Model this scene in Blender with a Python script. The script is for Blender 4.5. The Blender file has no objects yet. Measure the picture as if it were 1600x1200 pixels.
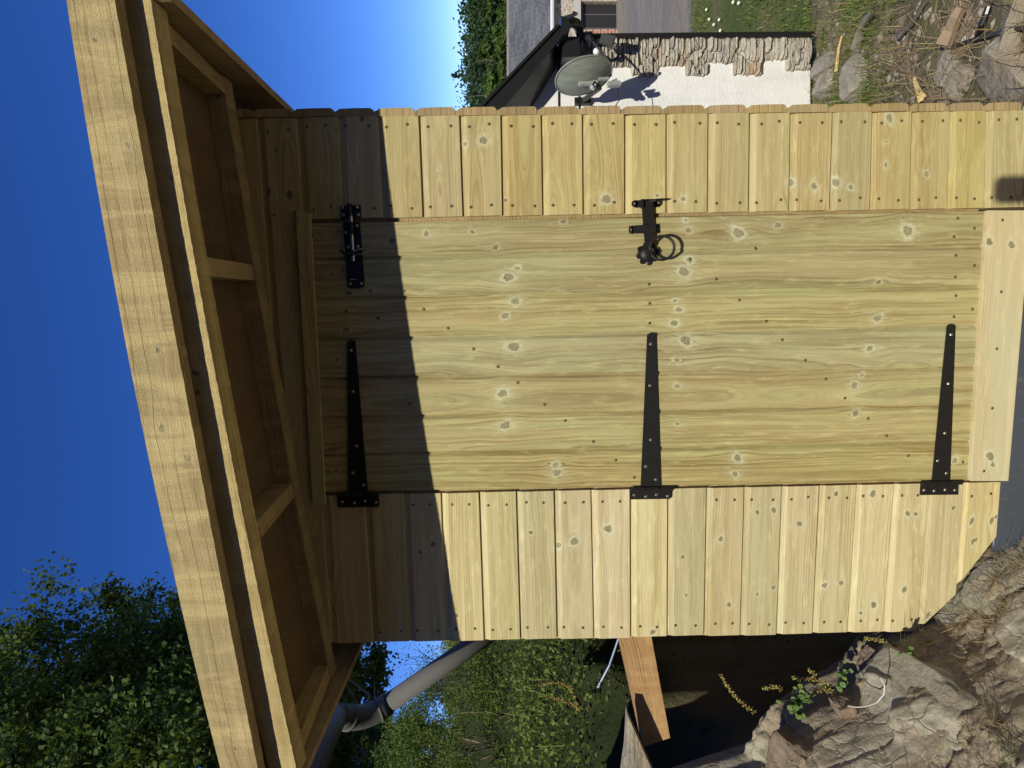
import bpy, bmesh, math, random
import numpy as np
from mathutils import Vector, Matrix, noise

random.seed(7); RNG = np.random.default_rng(7)
SC = bpy.context.scene
COL = SC.collection
# ---------------------------------------------------------------- camera
FPX = 900.0
YAW, PITCH, ROLL = -.1177, -.0067, .0275
CAM = np.array([.1215, -1.723, 1.5739])
_cy, _sy, _cp, _sp, _cr, _sr = math.cos(YAW), math.sin(YAW), math.cos(PITCH), math.sin(PITCH), math.cos(ROLL), math.sin(ROLL)
FW = np.array([_sy*_cp, _cy*_cp, _sp]); _r = np.array([_cy, -_sy, 0.]); _d = -np.cross(_r, FW)
RT = _cr*_r + _sr*_d            # right in the place (the phone was turned, so this is up in the picture)
DN = -_sr*_r + _cr*_d           # down in the place (right in the picture)
cam = bpy.data.cameras.new('camera'); camo = bpy.data.objects.new('camera', cam); COL.objects.link(camo)
M = Matrix(((DN[0], RT[0], -FW[0], CAM[0]), (DN[1], RT[1], -FW[1], CAM[1]), (DN[2], RT[2], -FW[2], CAM[2]), (0, 0, 0, 1)))
camo.matrix_world = M
cam.sensor_width = 36; cam.lens = 36*FPX/1600; cam.clip_start = .02; cam.clip_end = 2000
SC.camera = camo
# ---------------------------------------------------------------- light
SUN = Vector((.189, 1, -.856)).normalized()          # direction the light travels
elev = math.asin(-SUN.z); az = math.atan2(-SUN.x, -SUN.y)  # clockwise from +y
w = bpy.data.worlds.new('World'); SC.world = w; w.use_nodes = True
nt = w.node_tree; bg = nt.nodes['Background']; sky = nt.nodes.new('ShaderNodeTexSky')
sky.sky_type = 'NISHITA'; sky.sun_disc = False; sky.sun_elevation = elev; sky.sun_rotation = az
sky.altitude = 250; sky.air_density = .68; sky.dust_density = 0; sky.ozone_density = 5
hs = nt.nodes.new('ShaderNodeHueSaturation'); hs.inputs['Saturation'].default_value = 1.22; hs.inputs['Hue'].default_value = .516; hs.inputs['Value'].default_value = 1.08
nt.links.new(sky.outputs[0], hs.inputs['Color']); nt.links.new(hs.outputs[0], bg.inputs[0]); bg.inputs[1].default_value = .15
sl = bpy.data.lights.new('sun', 'SUN'); sl.energy = 4.65; sl.angle = math.radians(.55); sl.color = (1, .95, .79)
so = bpy.data.objects.new('sun', sl); COL.objects.link(so); so.rotation_euler = SUN.to_track_quat('-Z', 'Y').to_euler(); so.location = (-2, -6, 8)
SC.view_settings.view_transform = 'Standard'; SC.view_settings.look = 'None'
SC.view_settings.exposure = 0; SC.view_settings.gamma = 1
SC.render.engine = 'CYCLES'
try:
    SC.cycles.max_bounces = 6; SC.cycles.transparent_max_bounces = 6
except Exception: pass

# ---------------------------------------------------------------- helpers
def ray(x, y):
    v = RT*(600-y) + DN*(x-800) + FW*FPX
    return v/v[1]
def at(x, y, Y):                     # the point of the plane y = Y seen at a picture position
    return CAM + ray(x, y)*(Y-CAM[1])
def onz(x, y, Z):                    # the same for a horizontal plane
    v = ray(x, y); return CAM + v*((Z-CAM[2])/v[2])
def tag(o, label=None, cat=None, group=None, kind=None):
    if label: o['label'] = label
    if cat: o['category'] = cat
    if group: o['group'] = group
    if kind: o['kind'] = kind
    return o
def empty(name, loc, label, cat, group=None):
    o = bpy.data.objects.new(name, None); COL.objects.link(o); o.location = loc; o.empty_display_size = .1
    return tag(o, label, cat, group)
def link(name, me, mats, parent=None, smooth=False):
    if not isinstance(mats, (list, tuple)): mats = [mats]
    for m in mats: me.materials.append(m)
    o = bpy.data.objects.new(name, me); COL.objects.link(o)
    if parent is not None:
        o.parent = parent
        o.matrix_parent_inverse = Matrix.Translation(-parent.location) if parent.type == 'EMPTY' else Matrix.Identity(4)
    if smooth:
        me.polygons.foreach_set('use_smooth', [True]*len(me.polygons))
    return o
class MB:
    """collects faces for ONE mesh"""
    def __init__(s): s.v = []; s.f = []; s.m = []; s.a1 = []; s.a2 = []; s.n = 0
    def add(s, V, Fc, mi=0, a1=None, a2=None):
        V = np.asarray(V, float).reshape(-1, 3); b = s.n
        s.v.append(V); s.n += len(V)
        Fc = (np.asarray(Fc)+b).tolist() if isinstance(Fc, np.ndarray) else [tuple(i+b for i in f) for f in Fc]
        s.f.extend(Fc); s.m.extend([mi]*len(Fc))
        s.a1.append(np.zeros((len(V), 3)) if a1 is None else np.asarray(a1, float))
        s.a2.append(np.zeros((len(V), 3)) if a2 is None else np.asarray(a2, float))
    def mesh(s, name):
        me = bpy.data.meshes.new(name)
        V = np.concatenate(s.v)
        me.from_pydata(V.tolist(), [], s.f)
        me.polygons.foreach_set('material_index', s.m)
        for nm, a in (('A1', s.a1), ('A2', s.a2)):
            at_ = me.attributes.new(nm, 'FLOAT_VECTOR', 'POINT')
            at_.data.foreach_set('vector', np.concatenate(a).astype(np.float32).ravel())
        me.update(); return me
    def build(s, name, mats, parent=None, smooth=False):
        return link(name, s.mesh(name), mats, parent, smooth)

def hexa(mb, c, mi=0, seed=None, rough=0):
    """box from 8 corners: 4 of one end (loop), 4 of the other end; grain runs between the ends"""
    c = [np.array(p, float) for p in c]
    seed = random.random()*50 if seed is None else seed
    A, B = c[:4], c[4:]
    L = np.linalg.norm(sum(B)/4 - sum(A)/4)
    n = max(2, int(L/.02)) if L > .12 else 2
    off = 0
    rs = np.random.default_rng(int(seed*977) % 99991)
    for k in range(4):
        k2 = (k+1) % 4
        W = np.linalg.norm(A[k2]-A[k]); m = max(2, int(W/.012)+1)
        S, T = np.meshgrid(np.linspace(0, 1, n), np.linspace(0, 1, m), indexing='ij')
        P = ((1-S)*(1-T))[..., None]*A[k] + ((1-S)*T)[..., None]*A[k2] + (S*(1-T))[..., None]*B[k] + (S*T)[..., None]*B[k2]
        u = S*L; v = T*W
        G, K, KT = grain(u, v + off, L, W, seed+k*3.1, [], off)
        if rough:
            nn = np.cross(A[k2]-A[k], B[k]-A[k]); nn = nn/np.linalg.norm(nn)
            P = P + nn*(fbm(u*9, v*14, seed+k)*rough)[..., None]
        idx = np.arange(n*m).reshape(n, m)
        Fc = np.stack([idx[:-1, :-1], idx[:-1, 1:], idx[1:, 1:], idx[1:, :-1]], -1).reshape(-1, 4)
        a1 = np.stack([G, K, np.full_like(G, seed)], -1).reshape(-1, 3)
        a2 = np.stack([u, v+off, KT], -1).reshape(-1, 3)
        mb.add(P.reshape(-1, 3), Fc, mi, a1, a2)
        off += W
    for E_, fl in ((A, 1), (B, 0)):
        a1 = [(.02*i, 5, seed) for i in range(4)]
        a2 = [(0, .05*(i % 2), 0) for i in range(4)]
        mb.add(E_, [(3, 2, 1, 0)] if fl == 0 else [(0, 1, 2, 3)], mi, a1, a2)

def box(mb, lo, hi, mi=0):
    x0, y0, z0 = lo; x1, y1, z1 = hi
    V = [(x0,y0,z0),(x1,y0,z0),(x1,y1,z0),(x0,y1,z0),(x0,y0,z1),(x1,y0,z1),(x1,y1,z1),(x0,y1,z1)]
    mb.add(V, [(3,2,1,0),(4,5,6,7),(0,1,5,4),(1,2,6,5),(2,3,7,6),(3,0,4,7)], mi)
def prism(mb, pts, dvec, mi=0):
    """extrude a planar polygon (list of 3D points) by dvec"""
    P = [np.array(p, float) for p in pts]; n = len(P); dv = np.array(dvec, float)
    nn = np.cross(P[1]-P[0], P[2]-P[0])
    mb.add(P + [p+dv for p in P], [tuple(range(n))] + [tuple(range(2*n-1, n-1, -1))] + [(i, i+n, (i+1) % n + n, (i+1) % n) for i in range(n)], mi)
def tube(mb, path, r, seg=10, mi=0, caps=True, closed=False):
    P = [Vector(p) for p in path]; n = len(P)
    rr = r if hasattr(r, '__len__') else [r]*n
    up = Vector((0.13, .2, 1)).normalized(); V = []; prev = None
    for i in range(n):
        if closed: t = (P[(i+1) % n]-P[i-1]).normalized()
        else: t = (P[min(i+1, n-1)]-P[max(i-1, 0)]).normalized()
        if prev is None:
            a = t.cross(up)
            if a.length < .1: a = t.cross(Vector((1, 0, 0)))
            a.normalize()
        else:
            a = (prev - t*prev.dot(t)).normalized()
        prev = a; b = t.cross(a)
        for k in range(seg):
            w_ = 2*math.pi*k/seg
            V.append(P[i] + (a*math.cos(w_) + b*math.sin(w_))*rr[i])
    Fc = []
    for i in range(n if closed else n-1):
        j = (i+1) % n
        for k in range(seg):
            Fc.append((i*seg+k, i*seg+(k+1) % seg, j*seg+(k+1) % seg, j*seg+k))
    if caps and not closed:
        Fc.append(tuple(range(seg-1, -1, -1))); Fc.append(tuple((n-1)*seg+k for k in range(seg)))
    mb.add([tuple(v) for v in V], Fc, mi)
def dome(mb, c, r, nrm, h, seg=12, mi=0, rings=4):
    nrm = Vector(nrm).normalized(); a = nrm.orthogonal().normalized(); b = nrm.cross(a); c = Vector(c); V = []; Fc = []
    for i in range(rings):
        ph = math.pi/2*i/rings
        for k in range(seg):
            w_ = 2*math.pi*k/seg
            V.append(tuple(c + (a*math.cos(w_)+b*math.sin(w_))*r*math.cos(ph) + nrm*h*math.sin(ph)))
    V.append(tuple(c+nrm*h))
    for i in range(rings-1):
        for k in range(seg): Fc.append((i*seg+k, i*seg+(k+1) % seg, (i+1)*seg+(k+1) % seg, (i+1)*seg+k))
    for k in range(seg): Fc.append(((rings-1)*seg+k, (rings-1)*seg+(k+1) % seg, rings*seg))
    mb.add(V, Fc, mi)

def sn(x, seed):
    """smooth 1-D noise"""
    rs = np.random.default_rng(int(abs(seed)*7919) % 1000003)
    o = np.zeros_like(x, float)
    for k, f in enumerate((1, 1.83, 3.1, 5.3, 8.7)):
        o = o + np.sin(x*f*2*math.pi + rs.uniform(0, 6.28))*(.6**k)
    return o/1.8
def fbm(x, y, seed):
    rs = np.random.default_rng(int(abs(seed)*7919) % 1000003); o = np.zeros_like(x, float)
    for k in range(9):
        a = rs.uniform(0, 6.28); f = 1.0*1.5**k
        o = o + np.sin((x*math.cos(a)+y*math.sin(a))*f + rs.uniform(0, 6.28))*(.72**k)
    return o/2.2
def grain(u, v, L, W, seed, knots, off=0):
    """ring coordinate of a sawn board, bent round its knots; distance to the nearest knot"""
    rs = np.random.default_rng(int(seed*1311) % 999983)
    vc = off + W*rs.uniform(-.25, 1.25) if rs.random() < .7 else off + W*rs.uniform(-3, -1)
    K = np.full(u.shape, 9.); KT = np.zeros(u.shape); vv = v.copy(); ring = np.zeros(u.shape)
    vv = vv + .0028*sn(u/1.3, seed+1) + .0005*sn(u/.3, seed+2)
    for (ku, kv, R, t) in knots:
        du = (u-ku); dv = (v-kv); r = np.sqrt(du*du*.55 + dv*dv) + 1e-6
        g = np.exp(-(du/(R*5.0))**2)
        sgn = np.tanh(dv/(R*.5))
        vv = vv - sgn*g*R*1.05*np.exp(-np.abs(dv)/(R*3.2))
        ang = np.arctan2(dv, du)
        rr = np.sqrt(du*du*.8+dv*dv)*(1+.13*np.sin(2*ang+ku*40)+.08*np.sin(3*ang+kv*90)+.05*np.sin(5*ang+kv*9))
        k = rr/R*(1+.10*np.sin(du*900+kv*70)*np.sin(dv*700))
        m = k < K
        K = np.where(m, k, K); KT = np.where(m, t, KT)
        w_ = np.clip(1.6-k, 0, 1)
        ring = ring + w_*k*R*.8
    h = .012 + .02*rs.random() + rs.uniform(-.02, .02)*u + .010*sn(u/1.5, seed+5) + .0014*sn(u/.4, seed+6)
    G = np.sqrt((vv-vc)**2 + h*h*1.4) + ring
    return G, np.clip(K, 0, 9), KT

# ---------------------------------------------------------------- materials
def mat(name):
    m = bpy.data.materials.new(name); m.use_nodes = True
    return m, m.node_tree, m.node_tree.nodes['Principled BSDF']
def N(nt, t, **k):
    n = nt.nodes.new(t)
    for a, b in k.items(): setattr(n, a, b)
    return n
def math_(nt, op, a, b=None, c=None):
    n = nt.nodes.new('ShaderNodeMath'); n.operation = op
    for i, x in enumerate((a, b, c)):
        if x is None: continue
        if isinstance(x, (int, float)): n.inputs[i].default_value = x
        else: nt.links.new(x, n.inputs[i])
    return n.outputs[0]
def mix(nt, f, a, b, mode='MIX'):
    n = nt.nodes.new('ShaderNodeMix'); n.data_type = 'RGBA'; n.blend_type = mode
    for s, x in ((n.inputs[0], f), (n.inputs[6], a), (n.inputs[7], b)):
        if isinstance(x, (int, float)): s.default_value = x
        elif isinstance(x, tuple): s.default_value = x if len(x) == 4 else x+(1,)
        else: nt.links.new(x, s)
    return n.outputs[2]
def ramp(nt, x, pts, interp='LINEAR'):
    n = nt.nodes.new('ShaderNodeValToRGB'); n.color_ramp.interpolation = interp
    e = n.color_ramp.elements
    while len(e) > 1: e.remove(e[-1])
    for i, (p, c) in enumerate(pts):
        if isinstance(c, (int, float)): c = (c, c, c)
        q = e[0] if i == 0 else e.new(p)
        q.position = p; q.color = tuple(c)+(1,)
    nt.links.new(x, n.inputs[0]); return n.outputs[0]
def noise_(nt, vec, scale=1, detail=3, rough=.5, dist=0, dim='3D'):
    n = nt.nodes.new('ShaderNodeTexNoise'); n.noise_dimensions = dim
    n.inputs['Scale'].default_value = scale; n.inputs['Detail'].default_value = detail
    n.inputs['Roughness'].default_value = rough; n.inputs['Distortion'].default_value = dist
    if vec is not None: nt.links.new(vec, n.inputs['Vector'])
    return n.outputs[0]
def comb(nt, x, y, z):
    n = nt.nodes.new('ShaderNodeCombineXYZ')
    for i, q in enumerate((x, y, z)):
        if isinstance(q, (int, float)): n.inputs[i].default_value = q
        else: nt.links.new(q, n.inputs[i])
    return n.outputs[0]
def bump(nt, b, h, s=.3, d=.002):
    n = nt.nodes.new('ShaderNodeBump'); n.inputs['Strength'].default_value = s; n.inputs['Distance'].default_value = d
    nt.links.new(h, n.inputs['Height']); nt.links.new(n.outputs[0], b.inputs['Normal'])
def comb_scaled(nt, v, s):
    n = N(nt, 'ShaderNodeMapping'); n.inputs['Scale'].default_value = s; n.inputs['Rotation'].default_value = (.5, .3, .2); nt.links.new(v, n.inputs[0]); return n.outputs[0]
def objco(nt): return nt.nodes.new('ShaderNodeTexCoord').outputs['Object']

def wood(name, light, dark, green, pink, fine=1.0, contrast=1.0, greenamt=.4, rough=.62, rings=165., roughsawn=0.):
    m, nt, b = mat(name)
    A1 = N(nt, 'ShaderNodeAttribute', attribute_name='A1'); A2 = N(nt, 'ShaderNodeAttribute', attribute_name='A2')
    s1 = N(nt, 'ShaderNodeSeparateXYZ'); s2 = N(nt, 'ShaderNodeSeparateXYZ')
    nt.links.new(A1.outputs['Vector'], s1.inputs[0]); nt.links.new(A2.outputs['Vector'], s2.inputs[0])
    G, K, T = s1.outputs; U, V, KT = s2.outputs
    T9 = math_(nt, 'MULTIPLY', T, 9.7)
    # growth rings
    v1 = comb(nt, math_(nt, 'MULTIPLY', G, rings), math_(nt, 'MULTIPLY', U, 1.1), T9)
    n1 = noise_(nt, v1, 1.0, 3, .55)
    ph = math_(nt, 'ADD', math_(nt, 'MULTIPLY', G, rings*1.15), math_(nt, 'MULTIPLY', n1, 1.8))
    saw = math_(nt, 'FRACT', ph)
    late = ramp(nt, saw, [(0, .0), (.5, .06), (.74, .45), (.88, 1.0), (.95, 1.0), (1, 0)])
    msk = ramp(nt, noise_(nt, comb(nt, math_(nt, 'MULTIPLY', G, 38), math_(nt, 'MULTIPLY', U, .9), T9), 1, 2, .5), [(.34, 0.08), (.62, 1)])
    latem = math_(nt, 'MULTIPLY', late, msk)
    # fibres
    v2 = comb(nt, math_(nt, 'MULTIPLY', G, rings*5.2*fine), math_(nt, 'MULTIPLY', U, 9), T9)
    n2 = noise_(nt, v2, 1.0, 3, .6)
    c = mix(nt, ramp(nt, n1, [(.30, 0), (.70, 1)]), light, tuple(l*.62+d_*.38 for l, d_ in zip(light, dark)))
    c = mix(nt, math_(nt, 'MULTIPLY', latem, min(1, 1.0*contrast)), c, dark)
    c = mix(nt, math_(nt, 'MULTIPLY', ramp(nt, n2, [(.40, 0), (.70, 1)]), .40*contrast), c, dark)
    # preservative green and heart stain
    g1 = noise_(nt, comb(nt, math_(nt, 'MULTIPLY', U, 1.7), math_(nt, 'MULTIPLY', V, 11), T9), 1, 3, .55, .4)
    c = mix(nt, math_(nt, 'MULTIPLY', ramp(nt, g1, [(.44, 0), (.68, 1)]), greenamt), c, green)
    g3 = noise_(nt, comb(nt, math_(nt, 'MULTIPLY', U, 2.2), math_(nt, 'MULTIPLY', G, 70), math_(nt, 'ADD', T9, 77)), 1, 2, .5)
    c = mix(nt, math_(nt, 'MULTIPLY', ramp(nt, g3, [(.42, 0), (.62, 1)]), .38*contrast), c, dark)
    sk = noise_(nt, comb(nt, math_(nt, 'MULTIPLY', U, 14), math_(nt, 'MULTIPLY', V, 75), math_(nt, 'ADD', T9, 13)), 1, 4, .7)
    c = mix(nt, math_(nt, 'MULTIPLY', ramp(nt, sk, [(.53, 0), (.69, 1)]), .38), c, tuple(min(.9, x*1.3) for x in light))
    g2 = noise_(nt, comb(nt, math_(nt, 'MULTIPLY', U, .8), math_(nt, 'MULTIPLY', V, 26), math_(nt, 'ADD', T9, 31)), 1, 2, .5)
    c = mix(nt, math_(nt, 'MULTIPLY', ramp(nt, g2, [(.5, 0), (.72, 1)]), .45), c, pink)
    # board to board
    wn = N(nt, 'ShaderNodeTexWhiteNoise', noise_dimensions='1D'); nt.links.new(math_(nt, 'MULTIPLY', T, 3.17), wn.inputs['W'])
    hv = N(nt, 'ShaderNodeHueSaturation'); nt.links.new(c, hv.inputs['Color'])
    nt.links.new(math_(nt, 'ADD', .86, math_(nt, 'MULTIPLY', wn.outputs['Value'], .25)), hv.inputs['Value'])
    sp_ = N(nt, 'ShaderNodeSeparateColor'); nt.links.new(wn.outputs['Color'], sp_.inputs[0])
    nt.links.new(math_(nt, 'ADD', .494, math_(nt, 'MULTIPLY', sp_.outputs[1], .011)), hv.inputs['Hue'])
    nt.links.new(math_(nt, 'ADD', .88, math_(nt, 'MULTIPLY', sp_.outputs[2], .18)), hv.inputs['Saturation'])
    c = hv.outputs[0]
    # knots
    kn = noise_(nt, comb(nt, math_(nt, 'MULTIPLY', U, 160), math_(nt, 'MULTIPLY', V, 160), T9), 1, 3, .6)
    k = math_(nt, 'ADD', K, math_(nt, 'MULTIPLY', math_(nt, 'SUBTRACT', kn, .5), .75))
    halo = ramp(nt, math_(nt, 'DIVIDE', k, 5), [(.0, 1), (.20, 1), (.25, .75), (.33, .15), (.5, 0)])
    c = mix(nt, math_(nt, 'MULTIPLY', halo, math_(nt, 'ADD', .05, math_(nt, 'MULTIPLY', KT, .42))), c, (.60, .60, .41))
    hst = noise_(nt, comb(nt, math_(nt, 'MULTIPLY', U, 40), math_(nt, 'MULTIPLY', V, 170), T9), 1, 3, .65)
    flare = math_(nt, 'MULTIPLY', ramp(nt, math_(nt, 'DIVIDE', K, 9), [(.08, 1), (.2, .55), (.42, 0)]), ramp(nt, hst, [(.5, 0), (.62, 1)]))
    c = mix(nt, math_(nt, 'MULTIPLY', flare, math_(nt, 'MULTIPLY', KT, .55)), c, (.63, .64, .45))
    krc = ramp(nt, math_(nt, 'FRACT', math_(nt, 'MULTIPLY', k, 3.1)), [(0, (.09, .065, .035)), (.6, (.24, .19, .11)), (1, (.12, .085, .045))])
    palec = ramp(nt, math_(nt, 'FRACT', math_(nt, 'MULTIPLY', k, 3.1)), [(0, (.15, .135, .07)), (.6, (.38, .36, .21)), (1, (.20, .17, .09))])
    kcol = mix(nt, KT, krc, palec)
    c = mix(nt, ramp(nt, k, [(0, 1), (.72, 1), (.95, 0)]), c, kcol)
    h = math_(nt, 'ADD', math_(nt, 'MULTIPLY', latem, .5), math_(nt, 'MULTIPLY', n2, .6))
    if roughsawn:
        sw = noise_(nt, comb(nt, math_(nt, 'MULTIPLY', U, 95), math_(nt, 'MULTIPLY', V, 7), T9), 1, 3, .65, .3)
        sw2 = noise_(nt, comb(nt, math_(nt, 'MULTIPLY', U, 16), math_(nt, 'MULTIPLY', V, 3), T9), 1, 3, .6, .8)
        fz = noise_(nt, comb(nt, math_(nt, 'MULTIPLY', U, 420), math_(nt, 'MULTIPLY', V, 420), T9), 1, 3, .7)
        c = mix(nt, ramp(nt, sw2, [(.45, 0), (.62, .5)]), c, tuple(min(1, l*1.22) for l in light))
        c = mix(nt, ramp(nt, sw, [(.5, 0), (.8, .35*roughsawn)]), c, dark)
        c = mix(nt, ramp(nt, fz, [(.5, 0), (.85, .16*roughsawn)]), c, tuple(d_*.7 for d_ in dark))
        h = math_(nt, 'ADD', h, math_(nt, 'MULTIPLY', math_(nt, 'ADD', sw, fz), 1.6*roughsawn))
    nt.links.new(c, b.inputs['Base Color']); b.inputs['Roughness'].default_value = rough
    b.inputs['Specular IOR Level'].default_value = .3
    bump(nt, b, h, .35 if not roughsawn else .7, .0012 if not roughsawn else .004)
    return m
M_CLAD = wood('treated_cladding', (.54, .45, .21), (.31, .225, .085), (.44, .43, .20), (.57, .45, .235), contrast=1.0, greenamt=.45, rings=115.)
M_CLADL = wood('treated_cladding_pale', (.62, .54, .29), (.36, .275, .125), (.51, .52, .285), (.66, .55, .33), contrast=1.1, greenamt=.4, rings=105.)
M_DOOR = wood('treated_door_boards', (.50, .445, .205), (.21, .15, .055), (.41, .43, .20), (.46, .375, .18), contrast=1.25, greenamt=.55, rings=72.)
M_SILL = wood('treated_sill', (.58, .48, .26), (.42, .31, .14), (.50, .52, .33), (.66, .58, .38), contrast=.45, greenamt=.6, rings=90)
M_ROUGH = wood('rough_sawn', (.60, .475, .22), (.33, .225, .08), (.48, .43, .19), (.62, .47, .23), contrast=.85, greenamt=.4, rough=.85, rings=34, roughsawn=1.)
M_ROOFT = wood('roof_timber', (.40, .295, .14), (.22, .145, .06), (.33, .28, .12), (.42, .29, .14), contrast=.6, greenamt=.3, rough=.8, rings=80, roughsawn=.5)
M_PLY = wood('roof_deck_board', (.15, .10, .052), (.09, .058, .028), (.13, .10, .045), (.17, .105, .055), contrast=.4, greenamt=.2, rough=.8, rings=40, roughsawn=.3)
M_PLANK = wood('plank_wood', (.46, .29, .135), (.29, .16, .065), (.40, .27, .13), (.48, .30, .15), contrast=.7, greenamt=.1, rough=.75, rings=110, roughsawn=.3)

def plain(name, col, rough=.5, metal=0, var=.15, scale=30, bmp=0, spec=.5, bscale=None):
    m, nt, b = mat(name); oc = objco(nt)
    n = noise_(nt, oc, scale, 4, .6)
    c = mix(nt, n, tuple(x*(1-var) for x in col), tuple(min(1, x*(1+var)) for x in col))
    nt.links.new(c, b.inputs['Base Color']); b.inputs['Roughness'].default_value = rough
    b.inputs['Metallic'].default_value = metal; b.inputs['Specular IOR Level'].default_value = spec
    if bmp: bump(nt, b, noise_(nt, oc, bscale or scale*2, 5, .65), bmp, .01)
    return m
M_BLACK = plain('black_japanned_steel', (.011, .0105, .01), .48, 0, .2, 60, .04, .35)
M_HOLE = plain('screw_recess', (.045, .03, .015), .7)
M_SCREW = plain('zinc_screw', (.55, .50, .40), .35, .9, .2, 400)
M_SCREWB = plain('brassy_screw', (.26, .18, .09), .45, .6, .3, 400)
M_STEEL = plain('bright_steel', (.75, .78, .85), .18, 1, .05)
M_MARK = plain('white_print', (.7, .7, .7), .6)
def leafmat(name, a, b_, trans=.25, rough=.55, sc=9):
    m, nt, b = mat(name)
    A = N(nt, 'ShaderNodeAttribute', attribute_name='A1'); s = N(nt, 'ShaderNodeSeparateXYZ'); nt.links.new(A.outputs['Vector'], s.inputs[0])
    c = mix(nt, s.outputs[0], a, b_)
    c = mix(nt, math_(nt, 'MULTIPLY', s.outputs[1], .6), c, tuple(x*.45 for x in a))
    nt.links.new(c, b.inputs['Base Color']); b.inputs['Roughness'].default_value = rough; b.inputs['Specular IOR Level'].default_value = .2
    out = nt.nodes['Material Output']; tr = N(nt, 'ShaderNodeBsdfTranslucent'); mx = N(nt, 'ShaderNodeMixShader')
    nt.links.new(mix(nt, .5, c, (.25, .35, .03)), tr.inputs[0]); mx.inputs[0].default_value = trans
    nt.links.new(b.outputs[0], mx.inputs[1]); nt.links.new(tr.outputs[0], mx.inputs[2]); nt.links.new(mx.outputs[0], out.inputs[0])
    return m
M_LEAFD = leafmat('tree_leaf_dark', (.02, .038, .009), (.095, .135, .028), .26, .7)
M_LEAFN = leafmat('tree_leaf_mid', (.04, .075, .015), (.11, .17, .03), .3)
M_LEAFC = leafmat('conifer_leaf', (.02, .04, .018), (.05, .085, .03), .1)
M_IVY = leafmat('bank_leaf', (.045, .08, .014), (.18, .23, .05), .35)
M_GRASSL = leafmat('grass_blade', (.07, .11, .02), (.22, .27, .07), .3)
M_DRY = leafmat('dry_grass', (.20, .14, .07), (.42, .34, .18), .2)
M_SEDUM = leafmat('stonecrop_leaf', (.30, .28, .06), (.52, .50, .14), .3)
M_WEED = leafmat('weed_leaf', (.07, .13, .03), (.16, .24, .07), .3)
M_STEM = plain('shrub_stem', (.05, .045, .02), .9, 0, .4, 14)
M_BARK = plain('bark', (.10, .08, .06), .9, 0, .4, 14, .8)

# ---------------------------------------------------------------- THE SHED
Z0 = 0.0
shed = empty('garden_shed', (0, .6, 0), 'new timber garden shed with pale treated boards, plank door and sloping roof', 'shed')

def board(mb, BL, BR, TR, TL, seed, knots=(), mi=0, lip='bottom', nu=None, face=0., scoop=.022, sd=.0065, thick=.016):
    """one board of shiplap on the plane y = face. Corners as seen from the front. Grain runs from the
    'left' end to the 'right' end measured along lip: bottom -> horizontal board, left -> upright board"""
    BL, BR, TR, TL = [np.array(p, float) for p in (BL, BR, TR, TL)]
    if lip == 'bottom': a, b_, c, d = BL, BR, TR, TL       # a-b lip edge, d-c scooped edge
    elif lip == 'left': a, b_, c, d = TL, BL, BR, TR
    L = .5*(np.linalg.norm(b_-a)+np.linalg.norm(c-d)); W = .5*(np.linalg.norm(d-a)+np.linalg.norm(c-b_))
    nu = max(3, int(L/.007))
    prof = [(0, thick), (0, .0014), (.0014, 0)]
    fl = max(3, int((W-scoop)/.0045))
    prof += [(x, 0) for x in np.linspace(.0014, W-scoop, fl)[1:]]
    if scoop:
        for q in (.12, .3, .5, .7, .85, 1.0): prof.append((W-scoop+scoop*q, sd*math.sin(q*math.pi/2)**1.1))
        prof.append((W+.004, sd+.001))
        prof.append((W+.004, thick))
    else:
        prof += [(W-.001, .0004), (W, .0015), (W, thick)]
    pv = np.array([p[0] for p in prof]); pd = np.array([p[1] for p in prof])
    s = np.linspace(0, 1, nu)
    S, Tn = np.meshgrid(s, pv/W, indexing='ij'); Dd = np.broadcast_to(pd, S.shape)
    P = ((1-S)*(1-Tn))[..., None]*a + ((1-S)*Tn)[..., None]*d + (S*(1-Tn))[..., None]*b_ + (S*Tn)[..., None]*c
    P = P.copy(); P[..., 1] = face + Dd
    u = S*L; v = Tn*W
    kk = []
    for (kx, kz, R, t) in knots:
        q = np.array([kx, 0, kz]); e1 = (b_-a)/np.linalg.norm(b_-a); e2 = (d-a)/np.linalg.norm(d-a)
        q0 = q - a; q0[1] = 0
        ku, kv = q0@e1, q0@e2
        if -.02 < ku < L+.02 and -R*1.5 < kv < W+R*1.5: kk.append((ku, kv, R, t))
    G, K, KT = grain(u, v, L, W, seed, kk)
    m = len(pv); idx = np.arange(nu*m).reshape(nu, m)
    Fc = np.stack([idx[:-1, :-1], idx[1:, :-1], idx[1:, 1:], idx[:-1, 1:]], -1).reshape(-1, 4)
    a1 = np.stack([G, K, np.full_like(G, seed)], -1).reshape(-1, 3); a2 = np.stack([u, v, KT], -1).reshape(-1, 3)
    mb.add(P.reshape(-1, 3), Fc, mi, a1, a2)
    for row in (0, nu-1):       # end grain
        V = P[row]; f = list(range(m))
        mb.add(V, [tuple(f if row else f[::-1])], mi, a1.reshape(nu, m, 3)[row], a2.reshape(nu, m, 3)[row])

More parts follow.
